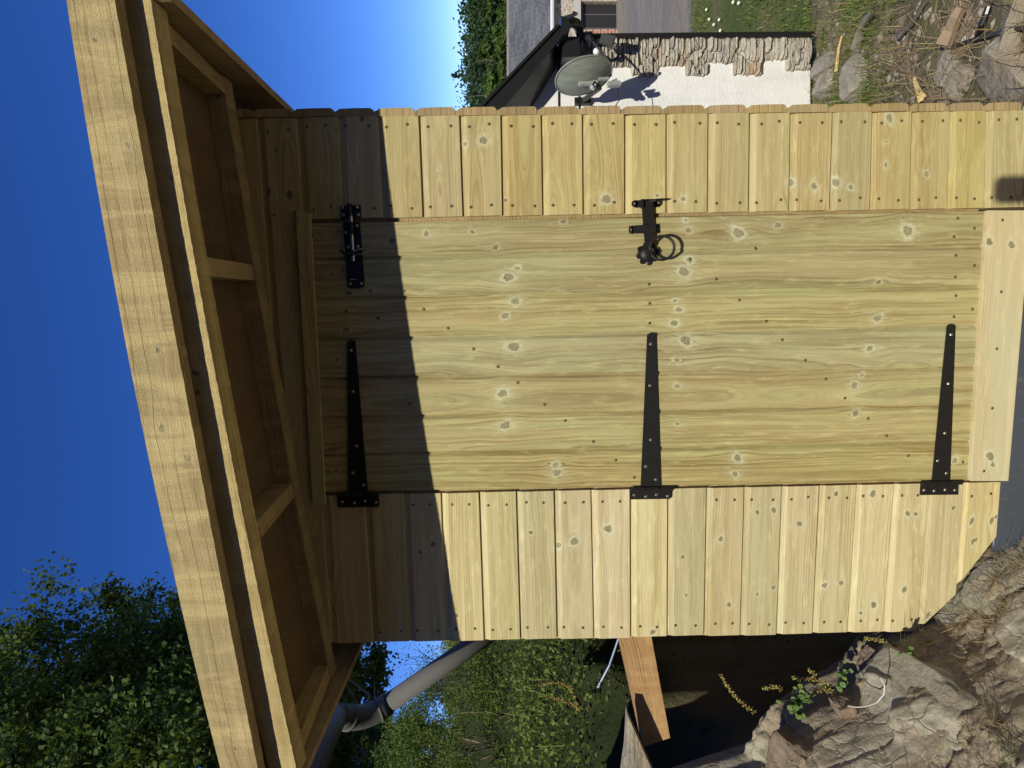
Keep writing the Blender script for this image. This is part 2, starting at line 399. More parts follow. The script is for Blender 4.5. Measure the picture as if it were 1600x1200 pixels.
# knots read off the photograph: picture position, radius in picture pixels, pale (1) or dark (0)
KN = [(488,368,4,0),(613,378,5,0),(666,367.5,4.5,.7),(737.5,365,3.6,.5),(774,390,4.5,.2),(880,350.5,4.5,.5),(1075,366,4.5,.6),(1071,350,3,1),
(1131,343,3.5,.6),(1215,359,4.5,.6),(1224,338,5,.1),(1288,350,2.6,.3),(1411,349,2.6,.3),(1417,370,8,1),(1153,371,8,1),(518,428,4,.3),(545,458,5,0),
(794,436,7,.8),(808,421,4,1),(1068,429,7.5,.9),(1077,411,5,1),(541,516,5,.4),(789,496,5.5,.9),(805,474,6,1),(1060,489,4.6,.9),(1053,510,5.5,.8),
(1054.5,475,3.4,1),(1370,505,6,1),(527,561,3.6,.3),(803,543,8,.8),(1071,535,8,.8),(1057,566,4,.8),(785,617,7,1),(1057.5,607.5,4,.8),(1358,550,5,1),
(1346,592,3.5,1),(1334,608,5.5,.9),(790,667,7,.8),(1058,667,3.4,.8),(1336,653,5.5,.8),(870,740,6,.8),(868,727,5,1),(1152,719,6,.8),(1148,744,5,.8),
(1491,725,4.5,1),(640,632,4,0),(525,735,4,.3),(1372,448,4,.3),
(754,219,6,.7),(726,224,3.6,.8),(947,311,7,.8),(1068,311,4,.9),(1393,185,6,1),(1237,285,5,.9),(1272,291,5,.9),(1308,286,6,.9),(1330,293,4,.8),
(1386,258,3.5,.9),(1450,273,4,.7),(453,305,6,0),(432,235,3,0),(1388,223,2.5,.9),(1027,306,3,.6),(686,264,2.4,.7),(790,312,3.5,.2),(565,186,4,0),(420,300,4,0),
(899,846,7,.9),(874,853,5,.9),(950,826,6.5,.9),(1020,988,5,.6),(1139,945,4.5,.7),(1125,842,4.5,.7),(1182,800,4,.5),(1208,797,4.5,.6),(1247,818,5,.7),
(1208,918,4,.6),(1183,928,3,.5),(1287,914,5,.8),(1313,911,4.5,.8),(1364,945,5.5,.7),(1344,957,3.4,.7),(1359,771,5.5,.7),(1412,921,5,.7),(1415,802,4.5,.6),(1428,803,3.5,.5),
(1467,792,6,.6),(1481,791,4,.4),(1524,807,5,.6),(656,863,3.4,.1),(676,850,4.5,.1),(713,961,4,.1),(830,832,4,.3),(1303,771,4,.3),(1066,870,3,.3),(1072,930,3,.2)]
KNW = []
for (x, y, r_, t_) in KN:
    p = at(x, y, 0); KNW.append((p[0], p[2], r_*.0020, t_))

RSEAM = [[(400.7,189),(408.6,344)],[(462.4,184),(473,328)],[(528,183),(534.5,334)],[(589.7,181.5),(597.5,339)],[(654,179),(660.5,340)],[(717.5,177),(722.8,339)],
[(782,176),(784.7,339)],[(845,173),(847.7,338)],[(909.4,172),(910.7,336)],[(975.6,170),(975.6,334)],[(1040.4,169),(1040.4,332)],[(1106.3,168),(1105,331)],[(1171,167),(1169,330)],
[(1235,167),(1232.5,329)],[(1300.7,167),(1295.8,329)],[(1363,168),(1358.8,328)],[(1425,169),(1421,327)],[(1484.5,171),(1480.6,327)],[(1541,173),(1537.5,327)],[(1602,175),(1600,327)]]
LSEAM = [[(452,790),(462,1001)],[(505,795),(517.5,1001)],[(570,792),(582.5,1001)],[(628.7,770),(639.5,1001)],[(688.7,767),(697,1001)],[(748,766),(756,1001)],[(806,764),(813,1000)],
[(865,764),(870,1000)],[(923,764),(927.5,998)],[(984,763),(984.5,997)],[(1043,781),(1042,996)],[(1103.7,763),(1099.5,995)],[(1162.5,763),(1156,992)],[(1221,762),(1213,991)],
[(1280,760),(1268.7,990)],[(1338.7,757),(1324,990)],[(1397,756),(1379.5,988)],[(1451,756),(1433.7,986)],[(1507.5,755),(1494,930)],[(1564,752),(1556,850)]]
def wline(pp):                      # world z = a + b x of a seam
    p, q = at(*pp[0], 0), at(*pp[1], 0)
    b_ = (q[2]-p[2])/(q[0]-p[0]); return p[2]-b_*p[0], b_
RL = [wline(s) for s in RSEAM]; LL = [wline(s) for s in LSEAM]
def zr(i, x): return RL[i][0]+RL[i][1]*x
def zl(i, x): return LL[i][0]+LL[i][1]*x
# upright edges: door opening and wall ends, x as a function of z
def vedge(p, q):
    a, b_ = at(*p, 0), at(*q, 0); k = (b_[0]-a[0])/(b_[2]-a[2]); return lambda z: a[0]+k*(z-a[2])
x_do_r = vedge((481, 344), (1537, 327)); x_do_l = vedge((505, 772.5), (1507, 752.5))
x_wr = vedge((462, 183), (1541, 173.5)); x_wl = vedge((640, 1003), (1434, 986.5))
def roofline(x): return 2.252 + .118*x       # underside of the wall ledger

wall = MB(); NS = random.Random(3)
jog = lambda s=.0012: NS.uniform(-s, s)
# full-width head boards above the door
zt = lambda x: (zl(0, x)*(.69-x)+zr(0, x)*(x+.9))/1.59
zb = lambda x: (zl(1, x)*(.69-x)+zr(1, x)*(x+.9))/1.59
xl, xr = -.889, .698
board(wall, (xl, 0, zb(xl)), (xr, 0, zb(xr)), (xr, 0, zt(xr)), (xl, 0, zt(xl)), 3.3, KNW)
board(wall, (xl, 0, zt(xl)), (xr, 0, zt(xr)), (xr, 0, zt(xr)+.125), (xl, 0, zt(xl)+.117), 4.1, [], scoop=.01)
board(wall, (-.3, 0, zt(-.3)+.120), (xr, 0, zt(xr)+.125), (xr, 0, zt(xr)+.23), (-.3, 0, zt(-.3)+.2), 5.1, [], scoop=.01)
for i in range(1, 19):
    zm = 2.15-.117*(i-.5)
    a, b_ = x_do_r(zm)+.004, x_wr(zm)
    jl, jr = a+jog(.0008), b_+jog(.002)
    board(wall, (jl, 0, zr(i+1, jl)), (jr, 0, zr(i+1, jr)), (jr, 0, zr(i, jr)), (jl, 0, zr(i, jl)), 10+i*1.37, KNW, face=jog(.0006))
for i in range(1, 19):
    zm = 2.15-.117*(i-.5)
    a, b_ = x_wl(zm), x_do_l(zm)-.004
    jl, jr = a+jog(.002), b_+jog(.0008)
    jt = jl
    if i == 17: jt = at(1450, 985, 0)[0]; jl = at(1496, 928, 0)[0]      # cut to the rock
    if i == 18: jt = at(1511, 916, 0)[0]; jl = at(1557, 838, 0)[0]
    board(wall, (jl, 0, zl(i+1, jl)), (jr, 0, zl(i+1, jr)), (jr, 0, zl(i, jr)), (jt, 0, zl(i, jt)), 60+i*1.71, KNW, mi=1, face=jog(.0006))
wallo = wall.build('front_wall', [M_CLAD, M_CLADL], shed)

# side walls: shiplap seen end-on beyond the front boards
def side(name, xface, sgn, seams, y1):
    mb = MB()
    for i in range(len(seams)-1):
        zt_, zb_ = seams[i], seams[i+1]
        h = zt_-zb_
        prof = [(0, .013), (.006, .0135), (.014, .018+jog(.0015)), (.017, .0205), (h*.5, .0215), (h-.006, .021), (h-.005, .0175), (h-.0005, .0175)]
        xface = x_wr((zt_+zb_)/2)+.0012 if sgn > 0 else xface
        ring = [(xface+sgn*q[1], zt_-q[0]) for q in prof] + [(xface-sgn*.0005, zb_+.0005), (xface-sgn*.0005, zt_)]
        yf = (-.0015 if sgn > 0 else .02) + jog(.002)
        n = len(ring); ny = 12
        V = []; a1 = []; a2 = []
        for k in range(ny):
            y = yf + (y1-yf)*k/(ny-1)
            for (x, z) in ring:
                V.append((x, y, z)); a1.append((z*.5+.03, 9, 90+i*1.3)); a2.append((y, z, 0))
        Fc = []
        for k in range(ny-1):
            for q in range(n): Fc.append((k*n+q, k*n+(q+1) % n, (k+1)*n+(q+1) % n, (k+1)*n+q))
        Fc.append(tuple(range(n))); Fc.append(tuple(range((ny-1)*n, ny*n))[::-1])
        mb.add(V, Fc, 0, a1, a2)
    return mb.build(name, M_ROOFT, shed)
zs = [zr(0, .7)+.12] + [zr(i, .7)+.012 for i in range(0, 20)]
side('side_wall', .6995, 1, zs, 1.5)
zs = [2.15-.117*i for i in range(0, 17)]
side('side_wall', -.858, -1, zs, 1.5)

# hidden carcass behind the boards so no light leaks
mb = MB(); hexa(mb, [(-.86, .03, .36), (-.86, .06, .36), (-.86, .06, 2.13), (-.86, .03, 2.13), (-.42, .03, .10), (-.42, .06, .10), (-.42, .06, 2.17), (-.42, .03, 2.17)])
hexa(mb, [(.41, .03, -.05), (.41, .06, -.05), (.41, .06, 2.28), (.41, .03, 2.28), (.68, .03, -.05), (.68, .06, -.05), (.68, .06, 2.3), (.68, .03, 2.3)])
hexa(mb, [(-.88, .03, 2.14), (-.88, .06, 2.14), (-.88, .06, 2.2), (-.88, .03, 2.2), (.68, .03, 2.16), (.68, .06, 2.16), (.68, .06, 2.36), (.68, .03, 2.36)])
hexa(mb, [(.40, .012, -.05), (.40, .07, -.05), (.40, .07, 2.2), (.40, .012, 2.2), (.43, .017, -.05), (.43, .07, -.05), (.43, .07, 2.2), (.43, .017, 2.2)])
hexa(mb, [(-.445, .017, .05), (-.395, .017, .05), (-.395, .07, .05), (-.445, .07, .05), (-.445, .017, 2.2), (-.395, .017, 2.2), (-.395, .07, 2.2), (-.445, .07, 2.2)])
mb.build('frame', M_ROOFT, shed)
mb = MB()
for i in range(18):
    z = .05+.117*i; hexa(mb, [(-.85, 1.45, z), (-.85, 1.47, z), (-.85, 1.47, z+.116), (-.85, 1.45, z+.116), (.69, 1.45, z), (.69, 1.47, z), (.69, 1.47, z+.116), (.69, 1.45, z+.116)])
mb.build('back_wall', M_CLAD, shed)

# ---- door
xr0, xl0 = x_do_r, x_do_l
def door_x(t, top):  # t from picture positions of the seams
    return at(490, top, 0)[0]
SE = [(402.5, 381), (465, 445), (529, 507.5), (590, 571), (651, 630), (710, 687)]
tops = [at(484, 349.5, 0)]; bots = [at(1536, 330.5, 0)]
for (a, b_) in SE:
    p, q = at(490, a, 0), at(1525, b_, 0); tops.append(p); bots.append(q)
tops.append(at(505.5, 768.5, 0)); bots.append(at(1509, 749.5, 0))
ztop = lambda x: tops[0][2] + (tops[-1][2]-tops[0][2])*(x-tops[0][0])/(tops[-1][0]-tops[0][0])
zbot = lambda x: bots[0][2] + (bots[-1][2]-bots[0][2])*(x-bots[0][0])/(bots[-1][0]-bots[0][0])
ed = []
for p, q in zip(tops, bots):
    k = (p[0]-q[0])/(p[2]-q[2]); f_ = (lambda z, p=p, k=k: p[0]+k*(z-p[2])); ed.append(f_)
door = MB()
for i in range(7):
    er, el = ed[i], ed[i+1]                     # right and left edge of this board
    zt_, zb_ = ztop(er(2.14)), zbot(er(.17))
    ztl, zbl = ztop(el(2.14)), zbot(el(.17))
    board(door, (el(zbl), 0, zbl-.004), (er(zb_), 0, zb_-.004), (er(zt_), 0, zt_), (el(ztl), 0, ztl), 120+i*2.23, KNW, lip='left', scoop=.0 if i == 0 else .016, sd=.0065, face=-.001)
dooro = door.build('door', M_DOOR, shed)
# sill board under the door
sill = MB()
a, b_, c, d = at(1570, 749.5, 0), at(1605, 330, 0), at(1537.5, 330, 0), at(1511, 749.5, 0)
board(sill, a, b_, c, d, 201, [(at(1550, 380, 0)[0], at(1550, 380, 0)[2], .011, .7), (at(1583, 384, 0)[0], at(1583, 384, 0)[2], .011, .8), (at(1541, 712, 0)[0], at(1541, 712, 0)[2], .014, .8), (at(1545, 725, 0)[0], at(1545, 725, 0)[2], .008, .9)], scoop=.0, face=-.014, thick=.024)
sill.build('sill_board', M_SILL, shed)
# batten over the door
bt = MB(); p = [at(462, 330, -.012), at(484, 333, -.012), at(508, 790, -.012), at(489, 790, -.012)]
hexa(bt, [p[0]+(0, .0, 0), p[1], p[1]+np.array((0, .014, 0)), p[0]+np.array((0, .014, 0)), p[3], p[2], p[2]+np.array((0, .014, 0)), p[3]+np.array((0, .014, 0))], seed=7.7)
bt.build('door_head_batten', M_CLAD, shed)
# thin frame edge either side of the door (reddish reveal)
rv = MB()
for (e, s_) in ((x_do_r, 1), (x_do_l, -1)):
    zt_, zb_ = 2.14, .17
    x0, x1 = e(zt_), e(zb_)
    hexa(rv, [(x0-.004*s_, .014, zt_), (x0+.004*s_, .014, zt_), (x0+.004*s_, .03, zt_), (x0-.004*s_, .03, zt_), (x1-.004*s_, .014, zb_), (x1+.004*s_, .014, zb_), (x1+.004*s_, .03, zb_), (x1-.004*s_, .03, zb_)])
rv.build('door_frame', M_ROOFT, shed)

# ---- screws
def screw_mesh(name, r, head, h=.0008):
    m = MB(); dome(m, (0, 0, 0), r, (0, -1, 0), h, 10, 0, 2)
    for a in (0, math.pi/2):
        ca, sa = math.cos(a+.4), math.sin(a+.4); q = r*.62; t = r*.13
        V = [(ca*q-sa*t, -h*1.25, sa*q+ca*t), (-ca*q-sa*t, -h*1.25, -sa*q+ca*t), (-ca*q+sa*t, -h*1.25, -sa*q-ca*t), (ca*q+sa*t, -h*1.25, sa*q-ca*t)]
        m.add(V, [(0, 1, 2, 3)], 1)
    return m.mesh(name)
def screw_with_hole():
    m = MB()
    # dark countersink ring and the head set in it
    n = 12; V = []; 
    for r_, y in ((.0043, -.0006), (.0028, -.0004)):
        V += [(r_*math.cos(6.283*k/n), y, r_*math.sin(6.283*k/n)) for k in range(n)]
    m.add(V, [(k, (k+1) % n, n+(k+1) % n, n+k) for k in range(n)], 1)
    dome(m, (0, 0, 0), .0030, (0, -1, 0), .0010, 10, 0, 2)
    m.add([(-.002, -.0016, .0004), (.002, -.0016, -.0004), (.002, -.0016, -.0012), (-.002, -.0016, -.0004)], [(0, 1, 2, 3)], 1)
    return m.mesh('screw')
scr = screw_with_hole(); scr.materials.append(M_SCREWB); scr.materials.append(M_HOLE)
NSCR = [0]; restw = []
def put_screw(x, z, y=-.0005, parent=None):
    parent = parent or wallo
    o = bpy.data.objects.new('screw', scr); COL.objects.link(o)
    o.parent = parent;     o.location = (x, y, z); o.rotation_euler = (0, NS.uniform(0, 6.28), 0); NSCR[0] += 1
for i in range(1, 19):
    zt_, zb_ = zr(i, .55), zr(i+1, .55)
    for f_ in (.24, .76):
        for x in (x_wr(.5*(zt_+zb_))-.027, x_do_r(.5*(zt_+zb_))+.033):
            if i == 2 and x < .5 and f_ == .24: continue
            put_screw(x+jog(.005), zb_+(zt_-zb_)*(1-f_)+jog(.006))
for i in range(2, 19):
    zt_, zb_ = zl(i, -.6), zl(i+1, -.6)
    for f_ in (.25, .75):
        for x in (x_wl(.5*(zt_+zb_))+.037, x_do_l(.5*(zt_+zb_))-.042):
            if x < -.6 and i >= 17: continue
            if i in (2, 9, 10, 17) and x > -.6: continue
            if NSCR[0] < 100: put_screw(x+jog(.005), zb_+(zt_-zb_)*(1-f_)+jog(.006))
            else: restw.append((x+jog(.005), zb_+(zt_-zb_)*(1-f_)+jog(.006)))
# what is left over of the wall's screws, one part
m = MB()
SV = np.array([v.co[:] for v in scr.vertices]); SF = [tuple(p.vertices) for p in scr.polygons]; SM = [p.material_index for p in scr.polygons]
for (x, z) in restw + [(x, zt(x)-.03+jog()) for x in (.66, .43, -.85)] + [(x, zt(x)-.09+jog()) for x in (.665, .435, -.853)]:
    for mi in (0, 1):
        m.add(SV+np.array((x, -.0005, z)), [f for f, q in zip(SF, SM) if q == mi], mi)
o = m.build('screws', [M_SCREWB, M_HOLE], wallo); o['kind'] = 'stuff'
for (x, y) in ((662, 483), (700, 513), (740, 545), (778, 573), (809, 598), (851, 632), (883, 657), (927, 690), (962, 719), (991, 746), (1014, 444), (1015, 474), (1015, 505), (1119, 436), (1155, 469), (1197, 502), (1222, 531), (1258, 563),
               (1290, 592), (1320, 622), (1356, 654), (1385, 681), (1419, 712), (1504, 722), (1496, 341), (1522, 357), (1490, 370), (1493, 399), (1522, 415), (1492, 433), (1493, 462), (1519, 483), (1490, 495), (529, 361), (631, 455), (579, 455), (537, 423), (1078, 405), (1180, 388), (541, 486), (591, 497)):
    p = at(x, y, -.001); put_screw(p[0], p[2], -.0017, dooro)
for (x, y) in ((1566, 344), (1564, 456), (1557, 545), (1550, 638), (1537, 736)):
    p = at(x, y, -.014); put_screw(p[0], p[2], -.0147, dooro)

# ---- ironmongery
def ipoly(pts, Y): return [at(x, y, Y) for x, y in pts]
ZSC = screw_mesh('s', .0045, 0)
def zscrew(mb, x, y, Y, mi=1, r=.0046):
    p = at(x, y, Y); n = 10
    dome(mb, p, r, (0, -1, 0), .0014, n, mi, 2)
    q = r*.45; a = NS.uniform(0, 3)
    V = [p+np.array((q*math.cos(a+k*math.pi/2), -.0016, q*math.sin(a+k*math.pi/2))) for k in range(4)]
    mb.add(V, [(0, 1, 2, 3)], 2)
def hinge(strap, plate, knuckle, ss, ps, lab):
    mb = MB(); th = np.array((0, .0035, 0))
    prism(mb, ipoly(strap, -.0055), (0, .0045, 0), 0)
    prism(mb, ipoly(plate, -.0062), (0, .006, 0), 0)
    p, q = at(*knuckle[0], -.008), at(*knuckle[1], -.008)
    n = 3
    for k in range(n):
        a = p+(q-p)*(k/n+.01); b_ = p+(q-p)*((k+1)/n-.01); tube(mb, [a, b_], .0065, 12, 0)
    for (x, y) in ss: zscrew(mb, x, y, -.0056)
    for (x, y) in ps: zscrew(mb, x, y, -.0063)
    o = mb.build('hinge', [M_BLACK, M_SCREW, M_BLACK], dooro); o['label'] = lab; return o
hinge([(543, 534), (546, 531), (552, 531), (555, 534), (574.5, 771), (544.5, 771)], [(527, 775), (591.5, 774), (592, 792), (528, 793)], [(527, 774.5), (592, 773.5)],
      [(548, 547.5), (551.3, 612), (556.7, 697), (551, 739), (568, 758.5)], [(534.5, 784), (553, 786), (570, 783), (587, 785)], 'top black T hinge in the shade')
hinge([(1011.3, 524), (1015, 520.5), (1023, 520.5), (1025.5, 524), (1033, 759.5), (1001.3, 759.5)], [(985, 765), (1049.3, 764), (1048, 779.5), (986, 780.5)], [(985, 763.5), (1053, 763)],
      [(1017, 537.5), (1016, 602.5), (1017, 687.5), (1009.3, 729), (1025, 749.5)], [(991.3, 773.7), (1009.5, 776.2), (1026.2, 773.3), (1043.3, 775.5)], 'middle black T hinge in the sun')
hinge([(1480.5, 510), (1484, 506.3), (1490, 506.3), (1493.3, 510), (1484.8, 752), (1456.8, 752)], [(1440, 756), (1498, 755), (1497.3, 773), (1438.6, 773.6)], [(1440, 755), (1503, 754)],
      [(1486.7, 522.7), (1482.4, 599.5), (1477, 676.8), (1465.6, 720), (1479.2, 739.5)], [(1444.5, 766), (1460, 767), (1477.3, 765.3), (1492.5, 766)], 'bottom black T hinge beside the sill')
# bolt
mb = MB()
prism(mb, ipoly([(531.5, 322), (563, 320), (563.6, 340), (533.5, 341.5)], -.006), (0, .006, 0))
bp = [(536, 347), (562, 346), (569.3, 444), (568, 448), (564, 450.5), (548, 450.8), (544.5, 449), (543, 446)]
prism(mb, ipoly(bp, -.005), (0, .0045, 0))
rod = lambda x, y, Y=-.014: at(x, y, Y)
tube(mb, [rod(547.2, 322), rod(548.6, 454)][:1] + [rod(551.8, 408)], .0046, 14, 3)
tube(mb, [rod(545.6, 318.5), rod(546.4, 338)], .0075, 14, 0)
tube(mb, [rod(547.6, 347), rod(549, 367)], .0078, 14, 0)
tube(mb, [rod(550.6, 391), rod(551.2, 400)], .0078, 14, 0)
for (a, b_) in (((543, 320), (550, 338)), ((544, 347), (553, 367)), ((547, 391), (555, 400))):   # staples holding the rod
    p, q = at(a[0], a[1], -.012), at(b_[0], b_[1], -.004); box(mb, (min(p[0], q[0]), -.012, min(p[2], q[2])), (max(p[0], q[0]), -.004, max(p[2], q[2])), 0)
tube(mb, [rod(532, 391, -.020), rod(538, 396, -.022), rod(548, 397.5, -.018)], .0045, 10, 0)
lp = [rod(549, 399, -.018), rod(556, 398, -.024), rod(565, 397, -.028), rod(571.5, 392.5, -.028), rod(567, 389, -.026), rod(558, 390, -.022), rod(551, 394, -.018)]
tube(mb, lp, .0022, 8, 3)
tube(mb, [rod(552, 396, -.016), rod(563, 397, -.022)], .004, 10, 0)
for (x, y) in ((535.5, 324.5), (558, 323.6), (537, 336), (559.5, 335.5), (557.4, 352.5), (540.6, 363.5), (559, 385), (544, 386), (547, 443.5), (564.4, 443)): zscrew(mb, x, y, -.006, r=.0042)
for k in range(6): # tiny illegible white print
    p = at(547.5+k*1.7, 436.6, -.0052); box(mb, (p[0]-.0009, -.0056, p[2]-.0012), (p[0]+.0009, -.0051, p[2]+.0012), 4)
mb.build('bolt', [M_BLACK, M_SCREW, M_BLACK, M_STEEL, M_MARK], dooro)['label'] = 'black and steel sliding bolt in the shade'
# ring latch
mb = MB()
prism(mb, ipoly([(991, 313), (1030, 311.5), (1031, 323), (992.5, 324.5)], -.004), (0, .004, 0))
for c in ((992, 318), (1029.3, 316.8)):
    p = at(*c, -.004); tube(mb, [p, p+np.array((0, .004, 0))], .0095, 14)
prism(mb, ipoly([(1002.5, 311), (1004.5, 311), (1006, 324), (1003, 324)], -.022), (0, .02, 0))
prism(mb, ipoly([(1019, 311), (1021, 311), (1021, 324), (1019, 324)], -.022), (0, .02, 0))
prism(mb, ipoly([(1002.5, 311), (1021, 311), (1021, 313), (1002.5, 313)], -.022), (0, .02, 0))
tube(mb, [at(1014, 315, -.022), at(1024, 312.6, -.030), at(1034, 311.6, -.022), at(1044, 310.8, -.012)], [.0035, .004, .0035, .0015], 8)
prism(mb, ipoly([(1002.6, 314), (1020.6, 314), (1021.8, 351), (1005, 351)], -.013), (0, .004, 0))      # latch bar
prism(mb, ipoly([(1005, 350), (1021.8, 350), (1023.5, 373), (1014, 397), (1009, 397)], -.013), (0, .004, 0))
prism(mb, ipoly([(987, 352.6), (1026, 349.8), (1026.5, 364.3), (988, 364.6)], -.0165), (0, .004, 0))        # keep over the bar
for a in ((988, 352.6, 988.8, 364.6), (1025.5, 350, 1026.5, 364.3)):
    prism(mb, ipoly([(a[0]-1, a[1]), (a[0]+1, a[1]), (a[2]+1, a[3]), (a[2]-1, a[3])], -.0165), (0, .0165, 0))
for c in ((986.8, 358.8), (1025.7, 357.3)):
    p = at(*c, -.004); tube(mb, [p, p+np.array((0, .004, 0))], .0085, 14)
    prism(mb, ipoly([(c[0]-3.5, c[1]-6), (c[0]+3.5, c[1]-6), (c[0]+3.5, c[1]+6), (c[0]-3.5, c[1]+6)], -.0035), (0, .0035, 0))
rc = at(1012, 396.5, -.004)
for k in range(8):
    a = k*math.pi/4+.2; p = rc+np.array((math.cos(a)*.0245, 0, math.sin(a)*.0245)); tube(mb, [p, p+np.array((0, .004, 0))], .0095, 14)
tube(mb, [rc, rc+np.array((0, .004, 0))], .024, 24)
dome(mb, rc, .0235, (0, -1, 0), .012, 24, 0, 6)
sp0, sp1 = at(1011, 397, -.012), at(1018, 389.5, -.034)
tube(mb, [rc+np.array((0, -.008, 0)), rc+np.array((.001, -.036, 0))], .0085, 4)
tube(mb, [at(1016, 392, -.03), at(1021, 390.5, -.034)], .0075, 4)
ctr = at(1034.5, 387.5, -.036); ringp = []
for k in range(36):
    a = 2*math.pi*k/36; ringp.append(ctr+np.array((math.cos(a)*.0335, .006*math.sin(a), math.sin(a)*.0335)))
tube(mb, ringp, .0040, 10, 0, closed=True)
for (x, y) in ((992, 318), (1029.3, 316.8), (986.8, 358.8), (1025.7, 357.3), (996, 396), (1011.5, 410.8)): zscrew(mb, x, y, -.0045, r=.0038)
o = mb.build('ring_latch', [M_BLACK, M_SCREW, M_BLACK], dooro, False); o['label'] = 'black ring handle latch with scalloped rose'

# ---- roof
def zb2(x): return 2.229+.099*x-.018*x*x            # underside of the outer beam
def zb3(x): return 2.258+.101*x-.013*x*x            # underside of the ledger on the wall
def bend(x): return .010*((x+.07)/.88)**2  # the sawn boards are slightly bowed
XL, XR = -.985, .80
def beam(mb, xs, y0, y1, zlo, zhi, seed, rough=0, mi=0, ztopf=None, ragged=0.):
    n = len(xs)
    for i in range(n-1): pass
    # one long board with a bowed run: grid swept along x
    rings = []; nx = max(2, int((xs[-1]-xs[0])/.008))
    X = np.linspace(xs[0], xs[-1], nx)
    per = []
    h = zhi(0)-zlo(0); t = y1-y0
    mz = max(2, int(h/.008)); my = max(2, int(t/.01))
    for k in range(mz): per.append((0, k/(mz-1)))           # front, bottom to top
    for k in range(1, my): per.append((k/(my-1), 1))
    for k in range(1, mz): per.append((1, 1-k/(mz-1)))
    for k in range(1, my-1): per.append((1-k/(my-1), 0))
    m = len(per); V = np.zeros((nx, m, 3)); dist = 0; vs = []
    for j, (a, b_) in enumerate(per):
        zl_, zh_ = zlo(X), zhi(X)
        V[:, j, 0] = X; V[:, j, 1] = y0+t*a; V[:, j, 2] = zl_+(zh_-zl_)*b_
        if j: dist += math.hypot((a-per[j-1][0])*t, (b_-per[j-1][1])*h)
        vs.append(dist)
        if ragged:
            e = math.exp(-b_*h/.01)
            V[:, j, 2] += ragged*e*(.5*fbm(X*60, X*0+a*3, seed)+.9*fbm(X*170, X*0, seed+1))
            V[:, j, 1] += ragged*.5*fbm(X*25, X*0+b_*6+a*3, seed+2)
    U = np.broadcast_to(X[:, None], (nx, m)) - X[0]; VV = np.broadcast_to(np.array(vs)[None], (nx, m)).copy()
    G, K, KT = grain(U, VV, X[-1]-X[0], h, seed, [(random.uniform(.1, X[-1]-X[0]), random.uniform(.01, h), random.uniform(.005, .010), random.random()*.5) for _ in range(6)])
    idx = np.arange(nx*m).reshape(nx, m); Fc = []
    i2 = np.roll(idx, -1, axis=1)
    Fc = np.stack([idx[:-1], idx[1:], i2[1:], i2[:-1]], -1).reshape(-1, 4)
    mb.add(V.reshape(-1, 3), Fc, mi, np.stack([G, K, np.full_like(G, seed)], -1).reshape(-1, 3), np.stack([U, VV, KT], -1).reshape(-1, 3))
    mb.add(V[0], [tuple(range(m))], mi, [(.02, 9, seed)]*m, [(0, .01*j, 0) for j in range(m)])
    mb.add(V[-1], [tuple(range(m))[::-1]], mi, [(.02, 9, seed)]*m, [(0, .01*j, 0) for j in range(m)])
ZF0 = lambda x: 2.280+.090*x-.006*x*x   # fascia underside
ZF1 = lambda x: 2.389+.092*x-.029*x*x
deckz = lambda x: 2.312+.106*x-.028*x*x
mb = MB()
# deck boards
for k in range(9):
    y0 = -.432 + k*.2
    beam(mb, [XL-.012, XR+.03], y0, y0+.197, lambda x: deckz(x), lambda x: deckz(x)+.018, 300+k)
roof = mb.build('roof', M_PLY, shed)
def rpart(name, m_, mat_, lab=None):
    o = m_.build(name, mat_, roof)
    if lab: o['label'] = lab
    return o
mb = MB(); beam(mb, [XL-.02, XR+.045], -.470, -.437, ZF0, ZF1, 311, ragged=.0006); rpart('fascia_board', mb, M_ROUGH, 'rough sawn sunlit fascia board along the front edge')
mb = MB(); beam(mb, [XL, XR], -.43, -.372, zb2, lambda x: deckz(x)-.001, 322, ragged=.0008); rpart('front_beam', mb, M_ROUGH, 'rough sawn beam behind the fascia with a frayed lower edge')
mb = MB(); beam(mb, [-.98, .835-.04], -.058, -.001, zb3, lambda x: deckz(x)-.001, 333, ragged=.0006); rpart('ledger', mb, M_ROOFT)
for (xa, xb) in ((XR-.055, XR-.012), (XL+.012, XL+.055)):
    mb = MB(); hexa(mb, [(xa, -.371, zb2(xa)+.01), (xb, -.371, zb2(xb)+.01), (xb, -.371, deckz(xb)-.001), (xa, -.371, deckz(xa)-.001), (xa, -.059, zb3(xa)), (xb, -.059, zb3(xb)), (xb, -.059, deckz(xb)-.001), (xa, -.059, deckz(xa)-.001)], seed=random.random()*9)
    rpart('rafter', mb, M_ROOFT)
for (px, py, hw) in ((342, 425, .022), (420, 800, .022)):
    p = at(px, py, -.22); xa, xb = p[0]-hw, p[0]+hw
    mb = MB(); hexa(mb, [(xa, -.371, zb2(xa)+.006), (xb, -.371, zb2(xb)+.006), (xb, -.371, deckz(xb)-.001), (xa, -.371, deckz(xa)-.001), (xa+.01, -.059, zb3(xa)+.003), (xb+.01, -.059, zb3(xb)+.003), (xb+.01, -.059, deckz(xb)-.001), (xa+.01, -.059, deckz(xa)-.001)], seed=random.random()*9)
    rpart('noggin', mb, M_ROOFT)
# boards down the two sloping sides of the roof
for (xa, xb, zz) in ((XR+.006, XR+.028, 2.268), (XL-.028, XL-.006, 2.108)):
    mb = MB(); hexa(mb, [(xa, -.436, zz), (xb, -.436, zz), (xb, -.436, deckz(xb)-.001), (xa, -.436, deckz(xa)-.001), (xa, 1.35, zz), (xb, 1.35, zz), (xb, 1.35, deckz(xb)-.001), (xa, 1.35, deckz(xa)-.001)], seed=random.random()*9, rough=.0008)
    rpart('verge_board', mb, M_ROOFT)
